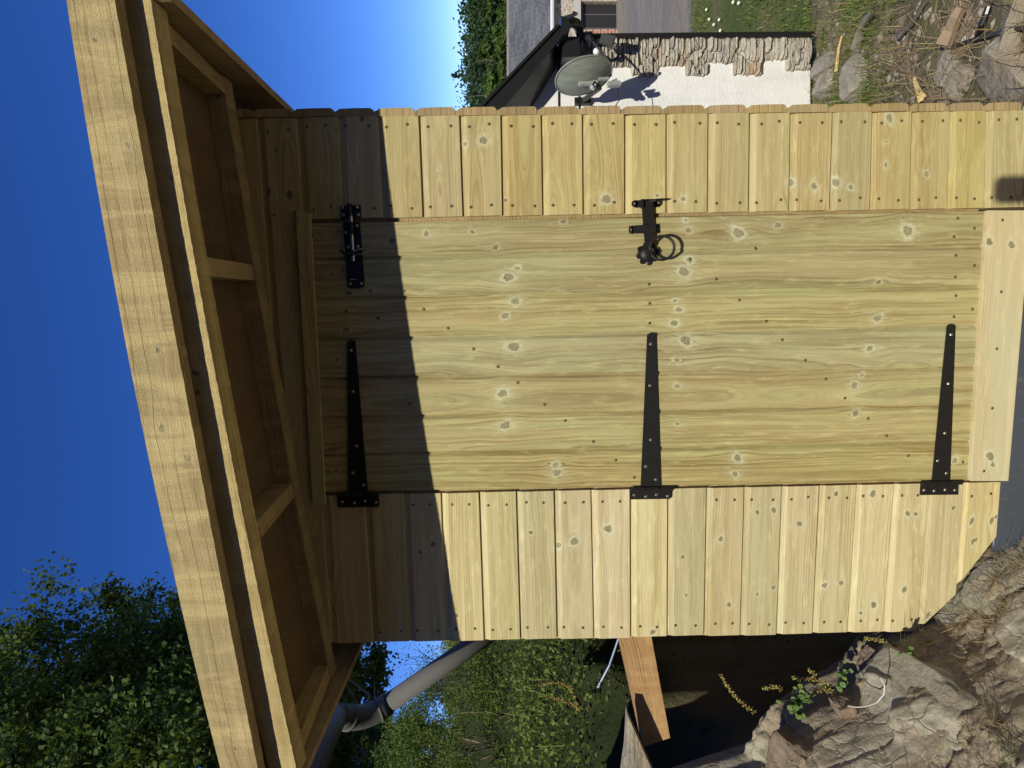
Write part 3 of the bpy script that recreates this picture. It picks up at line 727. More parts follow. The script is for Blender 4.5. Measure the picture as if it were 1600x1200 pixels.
# splinters of sawn wood hanging from the beam edges
def frays(name, xs, f, y, n, parent_, seed):
    rs = random.Random(seed); m = MB()
    for k in range(n):
        x = rs.uniform(*xs); L = rs.uniform(.006, .028); a = rs.uniform(-2.2, 1.2)
        p = np.array((x, y+rs.uniform(-.002, .004), f(x)+rs.uniform(0, .004)))
        q = p+np.array((math.cos(a)*L*.8, rs.uniform(-.3, .3)*L, -abs(math.sin(a))*L*.7))
        tube(m, [p, (p+q)/2+np.array((0, rs.uniform(-.002, .002), rs.uniform(-.002, .002))), q], [.0007, .0005, .0002], 4)
    return m.build(name, M_ROUGH, parent_)
frays('splinter_fringe', (-.95, .8), zb2, -.371, 60, roof, 4)['kind'] = 'stuff'
# ================================================================ THE GROUND
def sst(a, b_, x): t = np.clip((x-a)/(b_-a), 0, 1); return t*t*(3-2*t)
def hgt(x, y):
    x = np.asarray(x, float); y = np.asarray(y, float)
    n1 = fbm(x*1.3, y*1.3, 11); n2 = fbm(x*4.5, y*4.5, 12); n3 = fbm(x*14, y*14, 13); n4 = fbm(x*37, y*37, 14)
    # right of the shed: falls towards the cottage, the drive and the far building
    base = np.interp(y, [-6, -1, 0.05, 1.2, 2.85, 3.4, 8.4, 25.5, 34, 60, 110, 400], [.02, -.02, -.02, -.33, -.80, -1.02, -1.66, -3.72, -3.9, -.8, 5, 12])
    near = 1-sst(2.6, 3.6, y)
    base = base + near*(n2*.02+n3*.012+n4*.006) + (1-near)*(n1*.02)
    # flat stance in front of the shed and under it
    # left: rock outcrop in front of the wall, cut bank and garden slope beyond
    xo = -x
    prof = np.interp(xo, [.45, .55, .61, .67, .72, .79, .88, .93, .97, 1.08, 1.14, 1.2, 1.37, 1.56, 3, 6], [-.06, -.06, -.03, .045, .095, .14, .21, .32, .415, .51, .63, .73, .80, 1.5, 2.1, 2.8])  # outcrop raised left of the view to keep sun off the trench floor
    fy = np.interp(y, [-3, -1.6, -1.0, -.55, -.25, -.07, -.01, .06, .14, .3, .5], [.0, .22, .50, .76, .93, 1.0, .93, .97, .85, .35, 0])
    crag = (n2*.025 + n3*.020 + n4*.010)*sst(.5, .95, xo)
    outcrop = prof*fy + crag*np.clip(fy*1.3, 0, 1)
    xc = 1.40 + .05*n2 + .03*n3 + .04*(y-1)
    bank_top = np.interp(y, [0, .6, 1.4, 2.4, 3.6, 6, 12, 30, 60, 110], [1.02, 1.14, 1.30, 1.62, 1.88, 1.95, 1.9, 1.7, 1.6, 2]) + np.clip(xo-1.4, -1, 1.4)*.2 + n1*.08 + n2*.05
    cut = sst(-.03, .10, xo-xc+.04*n3)
    trench = -.12 + .06*n2+.02*n3 + sst(1.15, 1.4, xo)*.12
    left = trench*(1-cut) + (bank_top+n3*.03)*cut
    lw = sst(.12, .45, y)
    leftz = np.maximum(outcrop, -.1)*(1-lw) + np.maximum(outcrop, left)*lw
    wl = sst(.28, .5, xo)
    # behind the shed the bank closes round
    back = sst(1.9, 2.6, y)*sst(-.6, .4, xo)
    z = base*(1-wl) + leftz*wl
    z = z*(1-back*(1-wl)) + bank_top*back*(1-wl)*.8 if False else z
    return z
def axis(c, d0, n0, g, lim):
    a = [0.0]; st = d0
    while a[-1] < lim:
        a.append(a[-1]+st)
        if len(a) > n0: st *= g
    return np.array(a)
ax = axis(0, .022, 95, 1.055, 400); XS = np.concatenate([-(ax[::-1])[:-1], ax]) - .0
ay = axis(0, .025, 110, 1.045, 420); by = axis(0, .03, 40, 1.12, 60)
YS = np.concatenate([-(by[::-1])[:-1], ay]) - .1
GX, GY = np.meshgrid(XS, YS, indexing='ij')
GZ = hgt(GX, GY)
me = bpy.data.meshes.new('ground')
idx = np.arange(GX.size).reshape(GX.shape)
Fc = np.stack([idx[:-1, :-1], idx[1:, :-1], idx[1:, 1:], idx[:-1, 1:]], -1).reshape(-1, 4)
me.vertices.add(GX.size); me.vertices.foreach_set('co', np.stack([GX, GY, GZ], -1).ravel().astype(np.float32))
me.loops.add(Fc.size); me.loops.foreach_set('vertex_index', Fc.ravel().astype(np.int32))
me.polygons.add(len(Fc)); me.polygons.foreach_set('loop_start', np.arange(0, Fc.size, 4, dtype=np.int32)); me.polygons.foreach_set('loop_total', np.full(len(Fc), 4, dtype=np.int32))
me.update(calc_edges=True)
m, nt, b = mat('ground_soil'); oc = objco(nt); sp = N(nt, 'ShaderNodeSeparateXYZ'); nt.links.new(oc, sp.inputs[0]); PX, PY, PZ = sp.outputs
nA = noise_(nt, oc, 6, 6, .65, .3); nB = noise_(nt, oc, 38, 5, .7); nC = noise_(nt, oc, 1.1, 4, .6); nD = noise_(nt, oc, 140, 3, .7)
soil = ramp(nt, nA, [(.25, (.13, .095, .06)), (.5, (.28, .215, .15)), (.75, (.41, .34, .26))])
rockc = ramp(nt, noise_(nt, oc, 11, 8, .7, .6), [(.25, (.08, .07, .05)), (.45, (.22, .19, .14)), (.6, (.30, .275, .21)), (.8, (.36, .30, .22))])
soil = mix(nt, ramp(nt, nB, [(.55, 0), (.75, .55)]), soil, (.34, .28, .21))
soil = mix(nt, ramp(nt, nD, [(.62, 0), (.7, .6)]), soil, (.42, .36, .28))
grassc = mix(nt, nB, (.055, .085, .018), (.15, .19, .05)); grassc = mix(nt, ramp(nt, nC, [(.45, 0), (.65, .8)]), grassc, (.20, .17, .08))
grassc = mix(nt, ramp(nt, noise_(nt, oc, 9, 4, .7), [(.45, 0), (.7, .5)]), grassc, (.045, .08, .015))
# drive: gravel strip with wheel marks
drv = ramp(nt, noise_(nt, oc, 3.2, 6, .7), [(.3, (.19, .155, .12)), (.55, (.33, .285, .225)), (.8, (.44, .39, .32))])
drv = mix(nt, ramp(nt, nD, [(.5, 0), (.75, .4)]), drv, (.15, .13, .11))
edge = math_(nt, 'ADD', PY, math_(nt, 'MULTIPLY', math_(nt, 'SUBTRACT', nC, .5), 1.6))
lawn = ramp(nt, math_(nt, 'ADD', edge, math_(nt, 'MULTIPLY', PX, -.10)), [(0, 1), (1, 1)])
def step(x, a, w_): return ramp(nt, math_(nt, 'DIVIDE', math_(nt, 'SUBTRACT', x, a), w_), [(0, 0), (1, 1)])
isfar = step(PY, 3.05, .3)                    # lawn from here
isdrv = math_(nt, 'MULTIPLY', step(edge, 8.3, .7), math_(nt, 'SUBTRACT', 1, step(edge, 27.5, 1)))
rut = ramp(nt, noise_(nt, comb(nt, math_(nt, 'MULTIPLY', PX, .25), math_(nt, 'MULTIPLY', PY, .8), 0), 1, 5, .7, .6), [(.42, 0), (.6, .8)])
drv = mix(nt, rut, drv, (.22, .215, .205))
far_ = mix(nt, isdrv, grassc, drv)
left_rock = math_(nt, 'MULTIPLY', step(math_(nt, 'MULTIPLY', PX, -1), .45, .25), math_(nt, 'SUBTRACT', 1, step(PY, .25, .15)))
near_ = mix(nt, math_(nt, 'MULTIPLY', left_rock, ramp(nt, nA, [(.3, .35), (.55, 1)])), soil, rockc)
gpatch = math_(nt, 'MULTIPLY', ramp(nt, noise_(nt, oc, 2.6, 4, .6), [(.45, 0), (.58, .6)]), step(PX, .5, .2))
near_ = mix(nt, gpatch, near_, (.10, .12, .035))
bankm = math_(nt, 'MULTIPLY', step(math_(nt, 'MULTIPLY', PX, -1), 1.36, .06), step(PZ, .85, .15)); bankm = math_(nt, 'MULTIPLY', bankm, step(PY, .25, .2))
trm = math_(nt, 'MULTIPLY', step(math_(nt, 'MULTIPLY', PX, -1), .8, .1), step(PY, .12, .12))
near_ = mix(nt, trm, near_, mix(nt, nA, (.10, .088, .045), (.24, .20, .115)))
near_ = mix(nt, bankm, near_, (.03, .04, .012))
stance = math_(nt, 'MULTIPLY', math_(nt, 'SUBTRACT', 1, step(PY, -.35, .25)), step(PX, -.45, .3))
near_ = mix(nt, stance, near_, ramp(nt, nB, [(.3, (.40, .31, .21)), (.7, (.58, .47, .34))]))  # unseen ground made pale and warm to bounce light onto wall and eave
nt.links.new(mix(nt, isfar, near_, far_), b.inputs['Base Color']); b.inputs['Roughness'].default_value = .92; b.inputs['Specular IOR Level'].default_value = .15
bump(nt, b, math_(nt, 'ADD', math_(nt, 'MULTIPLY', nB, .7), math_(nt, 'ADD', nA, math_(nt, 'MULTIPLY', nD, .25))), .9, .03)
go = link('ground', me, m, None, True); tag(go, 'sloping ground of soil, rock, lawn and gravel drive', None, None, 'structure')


def stonerock():
    m, nt, b = mat('bedrock'); oc = objco(nt); wp = N(nt, 'ShaderNodeVectorMath', operation='ADD'); nt.links.new(oc, wp.inputs[0])
    nz_ = N(nt, 'ShaderNodeTexNoise'); nz_.inputs['Scale'].default_value = 9; nz_.inputs['Detail'].default_value = 5; nt.links.new(oc, nz_.inputs['Vector'])
    sc = N(nt, 'ShaderNodeVectorMath', operation='SCALE'); sc.inputs['Scale'].default_value = .14; nt.links.new(nz_.outputs['Color'], sc.inputs[0]); nt.links.new(sc.outputs[0], wp.inputs[1])
    mp = N(nt, 'ShaderNodeMapping'); mp.inputs['Scale'].default_value = (1, 1.6, 2.4); mp.inputs['Rotation'].default_value = (.4, .5, .3); nt.links.new(wp.outputs[0], mp.inputs[0])
    vd = N(nt, 'ShaderNodeTexVoronoi', feature='DISTANCE_TO_EDGE'); vd.inputs['Scale'].default_value = 6; nt.links.new(mp.outputs[0], vd.inputs['Vector'])
    v2 = N(nt, 'ShaderNodeTexVoronoi'); v2.inputs['Scale'].default_value = 6; nt.links.new(mp.outputs[0], v2.inputs['Vector'])
    n1 = noise_(nt, oc, 14, 8, .7, .8); n2 = noise_(nt, oc, 70, 5, .7); n3 = noise_(nt, oc, 3.2, 4, .6)
    A = N(nt, 'ShaderNodeAttribute', attribute_name='A1'); s_ = N(nt, 'ShaderNodeSeparateXYZ'); nt.links.new(A.outputs['Vector'], s_.inputs[0])
    c = ramp(nt, n1, [(.28, (.19, .165, .12)), (.48, (.34, .305, .23)), (.66, (.43, .39, .30)), (.8, (.50, .46, .37))])
    sc2 = N(nt, 'ShaderNodeSeparateColor'); nt.links.new(v2.outputs['Color'], sc2.inputs[0])
    c = mix(nt, ramp(nt, sc2.outputs[0], [(.5, 0), (.9, .4)]), c, (.33, .24, .16))
    c = mix(nt, ramp(nt, vd.outputs['Distance'], [(.0, .55), (.015, .1), (.04, 0)]), c, (.10, .08, .05))
    so_ = ramp(nt, n2, [(.3, (.15, .11, .07)), (.6, (.31, .25, .175)), (.8, (.46, .39, .30))])
    c = mix(nt, math_(nt, 'MULTIPLY', s_.outputs[0], ramp(nt, n3, [(.35, .55), (.55, 1)])), c, so_)
    c = mix(nt, ramp(nt, n2, [(.55, 0), (.8, .35)]), c, (.14, .115, .08))
    nt.links.new(c, b.inputs['Base Color']); b.inputs['Roughness'].default_value = .9; b.inputs['Specular IOR Level'].default_value = .2
    bump(nt, b, math_(nt, 'ADD', math_(nt, 'ADD', n1, math_(nt, 'MULTIPLY', n2, .5)), math_(nt, 'MULTIPLY', ramp(nt, vd.outputs['Distance'], [(0, 0), (.06, 1)]), .35)), .7, .012)
    return m
def outz(X, Y):
    # stepped plates of bedrock with cracks between them, crumbly soil where the mask is high
    wx = X+.05*fbm(X*5, Y*5, 61)+.015*fbm(X*22, Y*22, 63); wy = Y+.05*fbm(X*5, Y*5, 62)+.015*fbm(X*22, Y*22, 64)
    rs = np.random.default_rng(19); n = 40; PXs = rs.uniform(-1.75, -.45, n); PYs = rs.uniform(-1.0, .2, n); PH = rs.uniform(0, 1, n); TX = rs.normal(0, .09, n); TY = rs.normal(0, .09, n)
    d = np.sqrt((wx[..., None]-PXs)**2*.8+((wy[..., None]-PYs)*1.3)**2); o_ = np.argsort(d, -1)
    a = np.take_along_axis(d, o_[..., :1], -1)[..., 0]; b_ = np.take_along_axis(d, o_[..., 1:2], -1)[..., 0]; k = o_[..., 0]
    edge = np.clip((b_-a)/.022, 0, 1)
    h = PH[k]*.020 + TX[k]*(wx-PXs[k]) + TY[k]*(wy-PYs[k]) - .018*(1-edge)**2
    soil = np.clip((fbm(X*4.2+3, Y*4.2, 66)+.15)*2.2, 0, 1)*np.clip((PH[k] < .62)*1., 0, 1)
    rub = .012*np.abs(fbm(X*60, Y*60, 67))+.008*fbm(X*130, Y*130, 68)
    h = h*(1-soil*.7)+soil*rub*1.3+.003*fbm(X*90, Y*90, 69)+.006*np.abs(fbm(X*28, Y*28, 65))
    return h, soil
OX, OY = np.meshgrid(np.linspace(-1.75, -.46, 260), np.linspace(-1.0, .2, 240), indexing='ij')
oh, osoil = outz(OX, OY)
fade = sst(-1.0, -.85, OY)*(1-sst(.08, .2, OY))*sst(-1.75, -1.6, OX)*(1-sst(-.62, -.5, OX))
near_wall = 1-sst(-.10, -.03, OY)*sst(-.98, -.90, OX)*.9
OZ = hgt(OX, OY)-.03 + fade*(.036+oh*.75*near_wall)
ob = MB(); idx = np.arange(OX.size).reshape(OX.shape)
ob.add(np.stack([OX, OY, OZ], -1).reshape(-1, 3), np.stack([idx[:-1, :-1], idx[1:, :-1], idx[1:, 1:], idx[:-1, 1:]], -1).reshape(-1, 4), 0, np.stack([osoil, oh, oh], -1).reshape(-1, 3))
tag(ob.build('bedrock', stonerock(), None, True), 'cracked bedrock slope running up to the low side of the shed', None, None, 'structure')
# ================================================================ VEGETATION TOOLS
def leaves(mb, C, size, rs, mi=0, droop=.0, aspect=.6, fold=True, nrm=None, shade=None, tint=None):
    """a leaf (two folded quads' worth: 4-vertex diamond) at each centre"""
    n = len(C)
    a = rs.normal(size=(n, 3)); a[:, 2] -= droop; a /= np.linalg.norm(a, axis=1)[:, None]
    q = rs.normal(size=(n, 3))
    if nrm is not None: q = nrm + .7*q
    b_ = np.cross(a, q); b_ /= np.linalg.norm(b_, axis=1)[:, None]+1e-9
    c_ = np.cross(a, b_)
    s = size*rs.uniform(.6, 1.3, n)[:, None]
    P0 = C - a*s*.5; P2 = C + a*s*.5
    P1 = C + b_*s*aspect*.5 + c_*s*.08 - a*s*.08; P3 = C - b_*s*aspect*.5 + c_*s*.08 - a*s*.08
    V = np.stack([P0, P1, P2, P3], 1).reshape(-1, 3)
    t = rs.random(n) if tint is None else np.clip(tint+rs.normal(0, .22, n), 0, 1)
    sh = np.zeros(n) if shade is None else shade
    a1 = np.repeat(np.stack([t, sh, rs.random(n)], 1), 4, 0)
    b0 = mb.n; mb.v.append(V); mb.n += len(V)
    F_ = np.arange(4*n).reshape(n, 4)+b0
    mb.f.extend(map(tuple, F_.tolist())); mb.m.extend([mi]*n); mb.a1.append(a1); mb.a2.append(np.zeros((len(V), 3)))
def limb(mb, p, d, L, r, rs, depth, mi=0, tips=None, seg=5):
    P = [np.array(p, float)]; d = np.array(d, float); d /= np.linalg.norm(d)
    for k in range(4):
        d = d + rs.normal(0, .13, 3) + np.array((0, 0, .03)); d /= np.linalg.norm(d); P.append(P[-1]+d*L/4)
    tube(mb, P, [r*(1-.55*k/4) for k in range(5)], seg, mi)
    if tips is not None: tips.extend([P[-1], P[-2]])
    if depth:
        for k in range(3 if depth > 1 else 2):
            i = rs.integers(2, 5); dd = d + rs.normal(0, .6, 3); dd[2] = abs(dd[2])*.5+.1
            limb(mb, P[i], dd, L*rs.uniform(.5, .72), r*.5, rs, depth-1, mi, tips, max(3, seg-1))
def tree(loc, label, group, H, R, Rz, zc, nclump, nleaf, lsize, seed, lmat, trunk_r=.2, clr=.55, cat='tree', kind='round', lean=(0, 0), name='tree'):
    rs = np.random.default_rng(seed); x, y = loc; z0 = float(hgt(x, y))-.1
    root = empty(name, (x, y, z0), label, cat, group)
    tm = MB(); tips = []
    limb(tm, (x, y, z0), (lean[0], lean[1], 1), zc, trunk_r, rs, (2 if nclump > 60 else 1) if kind == 'round' else 0, 0, tips, 8)
    top = np.array((x+lean[0]*zc, y+lean[1]*zc, z0+zc))
    for k in range(9 if kind == 'round' else 0):
        a = rs.uniform(0, 6.28); e = rs.uniform(.1, .9)
        d = np.array((math.cos(a)*R*e, math.sin(a)*R*e, rs.uniform(-.2, .8)*Rz))
        limb(tm, top+np.array((0, 0, -zc*.25*rs.random())), d, np.linalg.norm(d)*.8, trunk_r*.4, rs, 1, 0, tips, 5)
    tm.build('trunk', M_BARK, root)
    cm = MB(); C = []
    if kind == 'round':
        u = rs.normal(size=(nclump, 3)); u /= np.linalg.norm(u, axis=1)[:, None]
        rad = rs.uniform(.35, 1, nclump)**.42
        lump = 1+.16*np.sin(u[:, 0]*5+seed)+.13*np.sin(u[:, 2]*7+seed*2)+.1*np.sin(u[:, 1]*9)
        cc = top + u*rad[:, None]*lump[:, None]*np.array((R, R, Rz))
        cr = R*clr*rs.uniform(.14, .40, nclump)*(1.25-.7*rad)
    else:
        h = rs.random(nclump)**.8; a = rs.uniform(0, 6.28, nclump)
        rr = R*(1-h)**.9*rs.uniform(.55, 1.1, nclump)+.05
        cc = np.array((x, y, z0)) + np.stack([np.cos(a)*rr, np.sin(a)*rr, .12*H+h*H*.9 - rr*.22], 1); cr = np.full(nclump, R*.2)*(1.15-h)
    per = nleaf//nclump
    for c, r in zip(cc, cr):
        g = rs.normal(size=(per, 3)); g /= np.linalg.norm(g, axis=1)[:, None]; g *= (rs.random(per)**.7)[:, None]
        C.append(c + g*r*np.array((1.25, 1.25, .75)))
    C = np.concatenate(C); tt = np.repeat(rs.random(nclump), per)
    leaves(cm, C, lsize, rs, 0, .25, .75, tint=tt[:len(C)])
    cm.build('crown', lmat, root)
    return root
# big tree behind the shed on the left, and its neighbour lower down
p = at(290, 1275, 10.5)
tree((p[0]-.6, p[1]), 'big dark leafy tree rising above the low end of the shed roof', None, 0, 5.4, 5.2, p[2]-float(hgt(p[0]-.6, p[1])), 1300, 330000, .115, 5, M_LEAFD, .34, .62, lean=(.02, 0))
p = at(548, 1128, 9.0)
tree((p[0]-.9, p[1]), 'dark tree showing between the roof edge and the grey pipe', None, 0, 1.0, 1.1, p[2]-float(hgt(p[0]-.9, p[1])), 90, 12000, .10, 15, M_LEAFD, .12, .6)
p = at(668, 1050, 13.0)
# thin twiggy tree
rs = np.random.default_rng(21); zz = float(hgt(p[0], p[1]))
tw = empty('tree', (p[0], p[1], zz), 'thin twiggy tree with few leaves against the sky behind the pipe', 'tree')
tm = MB(); tips = []
limb(tm, (p[0]-.2, p[1], zz), (0, 0, 1), p[2]-zz-.3, .05, rs, 0, 0, tips, 5)
for k in range(26):
    limb(tm, (p[0]-.2+rs.normal(0, .25), p[1], p[2]-.9+rs.uniform(-.3, .6)), (rs.normal(0, .5), rs.normal(0, .4), 1), rs.uniform(.6, 1.3), .012, rs, 1, 0, tips, 3)
tm.build('trunk', plain('twig', (.20, .18, .13), .9), tw)
cm = MB(); C = np.repeat(np.array(tips), 9, 0); C = C + rs.normal(0, .09, C.shape); leaves(cm, C, .05, rs); cm.build('crown', leafmat('twig_leaf', (.12, .15, .07), (.2, .22, .1)), tw)
# wooded hillside beyond the far building
hill = [(707, 118, 62, 'conifer'), (722, 60, 60, 'conifer'), (717, 20, 66, 'conifer'), (722, 140, 52, 'round'), (733, 90, 48, 'conifer'), (740, 40, 50, 'round'), (752, 128, 40, 'round'), (757, 72, 42, 'round'), (762, 15, 44, 'round'), (716, -30, 56, 'round'), (735, -20, 50, 'conifer'), (770, 160, 36, 'round'), (752, 175, 46, 'round'), (742, 5, 46, 'round')]
lab = {0: 'distant pointed conifer furthest left on the wooded hill', 1: 'distant conifer on the hilltop above the slate roof', 2: 'tall distant conifer at the right of the hilltop', 3: 'rounded dark tree on the hill nearest the shed corner', 4: 'dull green conifer halfway down the hill', 5: 'broad green tree below the hilltop conifers',
       6: 'bright green bush tree above the cottage roof edge', 7: 'bright green tree just above the slate roof', 8: 'bright green tree at the right above the slate roof', 9: 'hilltop tree just outside the right side of the view', 10: 'conifer at the far right edge of the hill', 11: 'bright green shrub against the cottage roof edge', 12: 'olive green tree rising behind the shed corner', 13: 'leafy tree at the right edge above the slate roof'}
for k, (px, py, Y, kd) in enumerate(hill):
    p = at(px, py, Y); z0 = float(hgt(p[0], Y)); H = p[2]-z0
    if kd == 'conifer': tree((p[0], Y), lab[k], 'trees on the far hillside', H, max(1.5, H*.26), 0, H*.8, 90, 5500, .30, 40+k, M_LEAFC, .15, kind='conifer', name='conifer_tree')
    else:
        R = H*.42 if H < 9 else 4.0
        tree((p[0], Y), lab[k], 'trees on the far hillside', 0, R, R*.9, H-R*.85, 70, 9000, .26, 40+k, M_LEAFN if k in (6, 7, 8, 11, 13) else M_LEAFC, .15, .8)
# undergrowth mass behind them
rs = np.random.default_rng(9); cm = MB(); C = []
for k in range(420):
    px, py = rs.uniform(735, 800), rs.uniform(-60, 200); Y = rs.uniform(44, 64); p = at(px, py, Y); g = rs.normal(size=(46, 3))*.55; C.append(p+g)
leaves(cm, np.concatenate(C), .34, rs); tag(cm.build('woodland', M_LEAFC), 'far woodland undergrowth filling the hillside', None, None, 'stuff')
for k, (px, py) in enumerate(()): pass
# ---- greenery on the cut bank
rs = np.random.default_rng(32); n = 5200; tx_ = rs.uniform(-1.5, -.92, n); ty_ = rs.uniform(.22, 2.8, n); kk_ = fbm(tx_*6, ty_*6, 41) > -.15; tx_, ty_ = tx_[kk_], ty_[kk_]
cm = MB(); leaves(cm, np.stack([tx_, ty_, hgt(tx_, ty_)+.012*rs.random(len(tx_))], 1), .02, rs, 0, 0, .7)
tag(cm.build('trench_weeds', leafmat('trench_leaf', (.03, .05, .015), (.13, .13, .06), .2)), 'small weeds and leaf litter in the shaded trench', None, None, 'stuff')
rs = np.random.default_rng(31)
n = 62000; bx = -rs.uniform(1.34, 5.0, n); by_ = rs.uniform(.3, 6.5, n)
lump = fbm(bx*3.1, by_*3.1, 77); keep = (rs.random(n) < np.clip(.55+.5*lump, .1, 1)) & ((by_ > .6) | (bx < -1.7)) & (bx < -1.42-.04*np.abs(by_-1)); bx, by_, lump = bx[keep], by_[keep], lump[keep]
bz = hgt(bx, by_)+rs.random(len(bx))*np.clip(.10+.16*lump, .02, .4)
cm = MB(); leaves(cm, np.stack([bx, by_, bz], 1), .026, rs, 0, 0, .6, tint=np.clip(.5+.5*fbm(bx*2, by_*2, 5), 0, 1))
# overhanging fringe along the lip
n = 12000; fy_ = rs.uniform(.75, 3.2, n); fz_ = -rs.random(n)**2*.20; fx_ = -(1.36+.05*fbm(fy_*4, fy_*0, 3))+rs.normal(0, .05, n)
cl = fbm(fy_*5, fz_*4, 8); k_ = cl > -.35-fz_*-.5*0; fz2 = hgt(-1.55+0*fy_, fy_)+fz_
leaves(cm, np.stack([fx_, fy_, fz2], 1)[k_], .024, rs, 0, .4, .6, tint=.4*np.ones(k_.sum()))
tag(cm.build('ground_cover', M_IVY), 'green creeping plants covering the bank beyond the trench', None, None, 'stuff')
def shrub(px, py, Y, R, n, ls, seed, label, lm=None, zdrop=0):
    p = at(px, py, Y); rs = np.random.default_rng(seed); z0 = float(hgt(p[0], Y))
    root = empty('shrub', (p[0], Y, z0), label, 'shrub', 'shrubs on the bank')
    sm = MB(); tips = []
    for k in range(9): limb(sm, (p[0]+rs.normal(0, .03), Y+rs.normal(0, .03), z0), (rs.normal(0, .6), rs.normal(0, .6), 1), R*.75, .005, rs, 1, 0, tips, 4)
    sm.build('stem', M_STEM, root)
    cm = MB(); T = np.array(tips); nc = 150; u = rs.normal(size=(nc, 3)); u /= np.linalg.norm(u, axis=1)[:, None]
    cc = np.array((p[0], Y, p[2])) + u*(rs.uniform(.7, 1.05, nc))[:, None]*R; n = n*2; C = np.repeat(cc, n//nc, 0) + rs.normal(0, R*.11, (n//nc*nc, 3))
    C = C[C[:, 2] > hgt(C[:, 0], C[:, 1])-.02]
    leaves(cm, C, ls, rs, 0, .2, .55, tint=.5*np.ones(len(C))); cm.build('foliage', lm or M_IVY, root)
shrub(800, 1060, 2.1, .34, 11000, .017, 1, 'dense small leaved shrub on the bank just below the grey pipe')
shrub(690, 1150, 3.4, .50, 9000, .028, 2, 'bushy shrub on the bank left of the pipe elbow')
shrub(850, 1165, 1.7, .28, 8000, .016, 3, 'leafy bush at the left edge of the bank')
shrub(760, 1180, 2.6, .36, 9000, .02, 4, 'tall green bush behind the leafy edge bush')
shrub(645, 1190, 5.5, .5, 9000, .05, 5, 'dark leaved shrub under the pipe elbow', M_LEAFD)
shrub(880, 1105, 2.0, .22, 6000, .018, 6, 'low tangled shrub hanging over the lip of the trench')
shrub(778, 1050, 3.0, .34, 9000, .028, 7, 'rounded light green shrub beside the lower end of the grey pipe')
shrub(935, 1170, 1.6, .16, 4000, .016, 8, 'small bush beside the pointed grey slab')
# ---- grass
def blades(mb, base, L, rs, lean=.5, wd=.0022, mi=0, dirv=None):
    n = len(base)
    a = rs.uniform(0, 6.28, n); s = L*rs.uniform(.5, 1.3, n); le = rs.random(n)*lean
    d = np.stack([np.cos(a)*le, np.sin(a)*le, np.ones(n)], 1)
    if dirv is not None: d = d+np.array(dirv)
    d /= np.linalg.norm(d, axis=1)[:, None]
    side_ = np.stack([-np.sin(a), np.cos(a), np.zeros(n)], 1)*wd
    hor = np.stack([np.cos(a), np.sin(a), np.zeros(n)], 1)
    p0 = base; p1 = base+d*(s*.5)[:, None]; p2 = base+d*(s*.85)[:, None]+hor*(s*.28*le*2)[:, None]-np.array((0, 0, 1))*(s*.12*le*2)[:, None]
    V = np.stack([p0-side_, p0+side_, p1-side_*.8, p1+side_*.8, p2], 1).reshape(-1, 3)
    b0 = mb.n; mb.v.append(V); mb.n += len(V)
    for i in range(n): o_ = b0+5*i; mb.f += [(o_, o_+1, o_+3, o_+2), (o_+2, o_+3, o_+4)]; mb.m += [mi, mi]
    mb.a1.append(np.repeat(np.stack([rs.random(n), np.zeros(n), np.zeros(n)], 1), 5, 0)); mb.a2.append(np.zeros((len(V), 3)))
gm = MB()
def patch_grass(n, x0, x1, y0, y1, L, thr, lean, mi, seed, wd=.0022, f=2.5, up=0.):
    rs = np.random.default_rng(seed); x = rs.uniform(x0, x1, n); y = rs.uniform(y0, y1, n)
    k = fbm(x*f, y*f, seed) > thr; x, y = x[k], y[k]; z = hgt(x, y)-.004
    blades(gm, np.stack([x, y, z], 1), L, rs, lean, wd, mi)
patch_grass(9000, .66, 3.2, .3, 3.0, .07, .0, 1.1, 0, 51)
patch_grass(2600, .66, 3.0, .0, 2.9, .13, .15, 1.6, 1, 52, .0016)
patch_grass(1500, -4, -1.42, .4, 4.5, .20, .0, .9, 0, 53, .003)
patch_grass(500, -4, -1.42, .4, 4.0, .26, .2, 1.2, 1, 54, .002)
patch_grass(1100, -1.3, -.66, -.65, -.02, .08, .1, 1.0, 0, 55, .0012, 5)
patch_grass(5200, -1.35, -.62, -.7, -.02, .075, -.05, 1.7, 1, 56, .0008, 5)
patch_grass(24000, 2.0, 9, 3.1, 8.6, .06, -.25, .8, 0, 57, .006, 1.1)
patch_grass(5000, 2.0, 9, 3.1, 8.6, .07, .1, .9, 1, 58, .005, 1.4)
patch_grass(9000, 1.0, 3.4, 1.0, 3.0, .075, -.1, 1.0, 0, 59)
tag(gm.build('grass', [M_GRASSL, M_DRY]), 'tufts of green and dry grass over the lawn and banks', None, None, 'stuff')
# daisies on the lawn
dm = MB(); rs = np.random.default_rng(3)
for k in range(60):
    x, y = rs.uniform(2.2, 6), rs.uniform(3.4, 7.4); dome(dm, (x, y, float(hgt(x, y))+.05), .022, (0, -.5, 1), .008, 6, 0, 2)
tag(dm.build('daisies', plain('daisy_white', (.75, .75, .55), .6)), 'small white daisies scattered on the lawn', None, None, 'stuff')

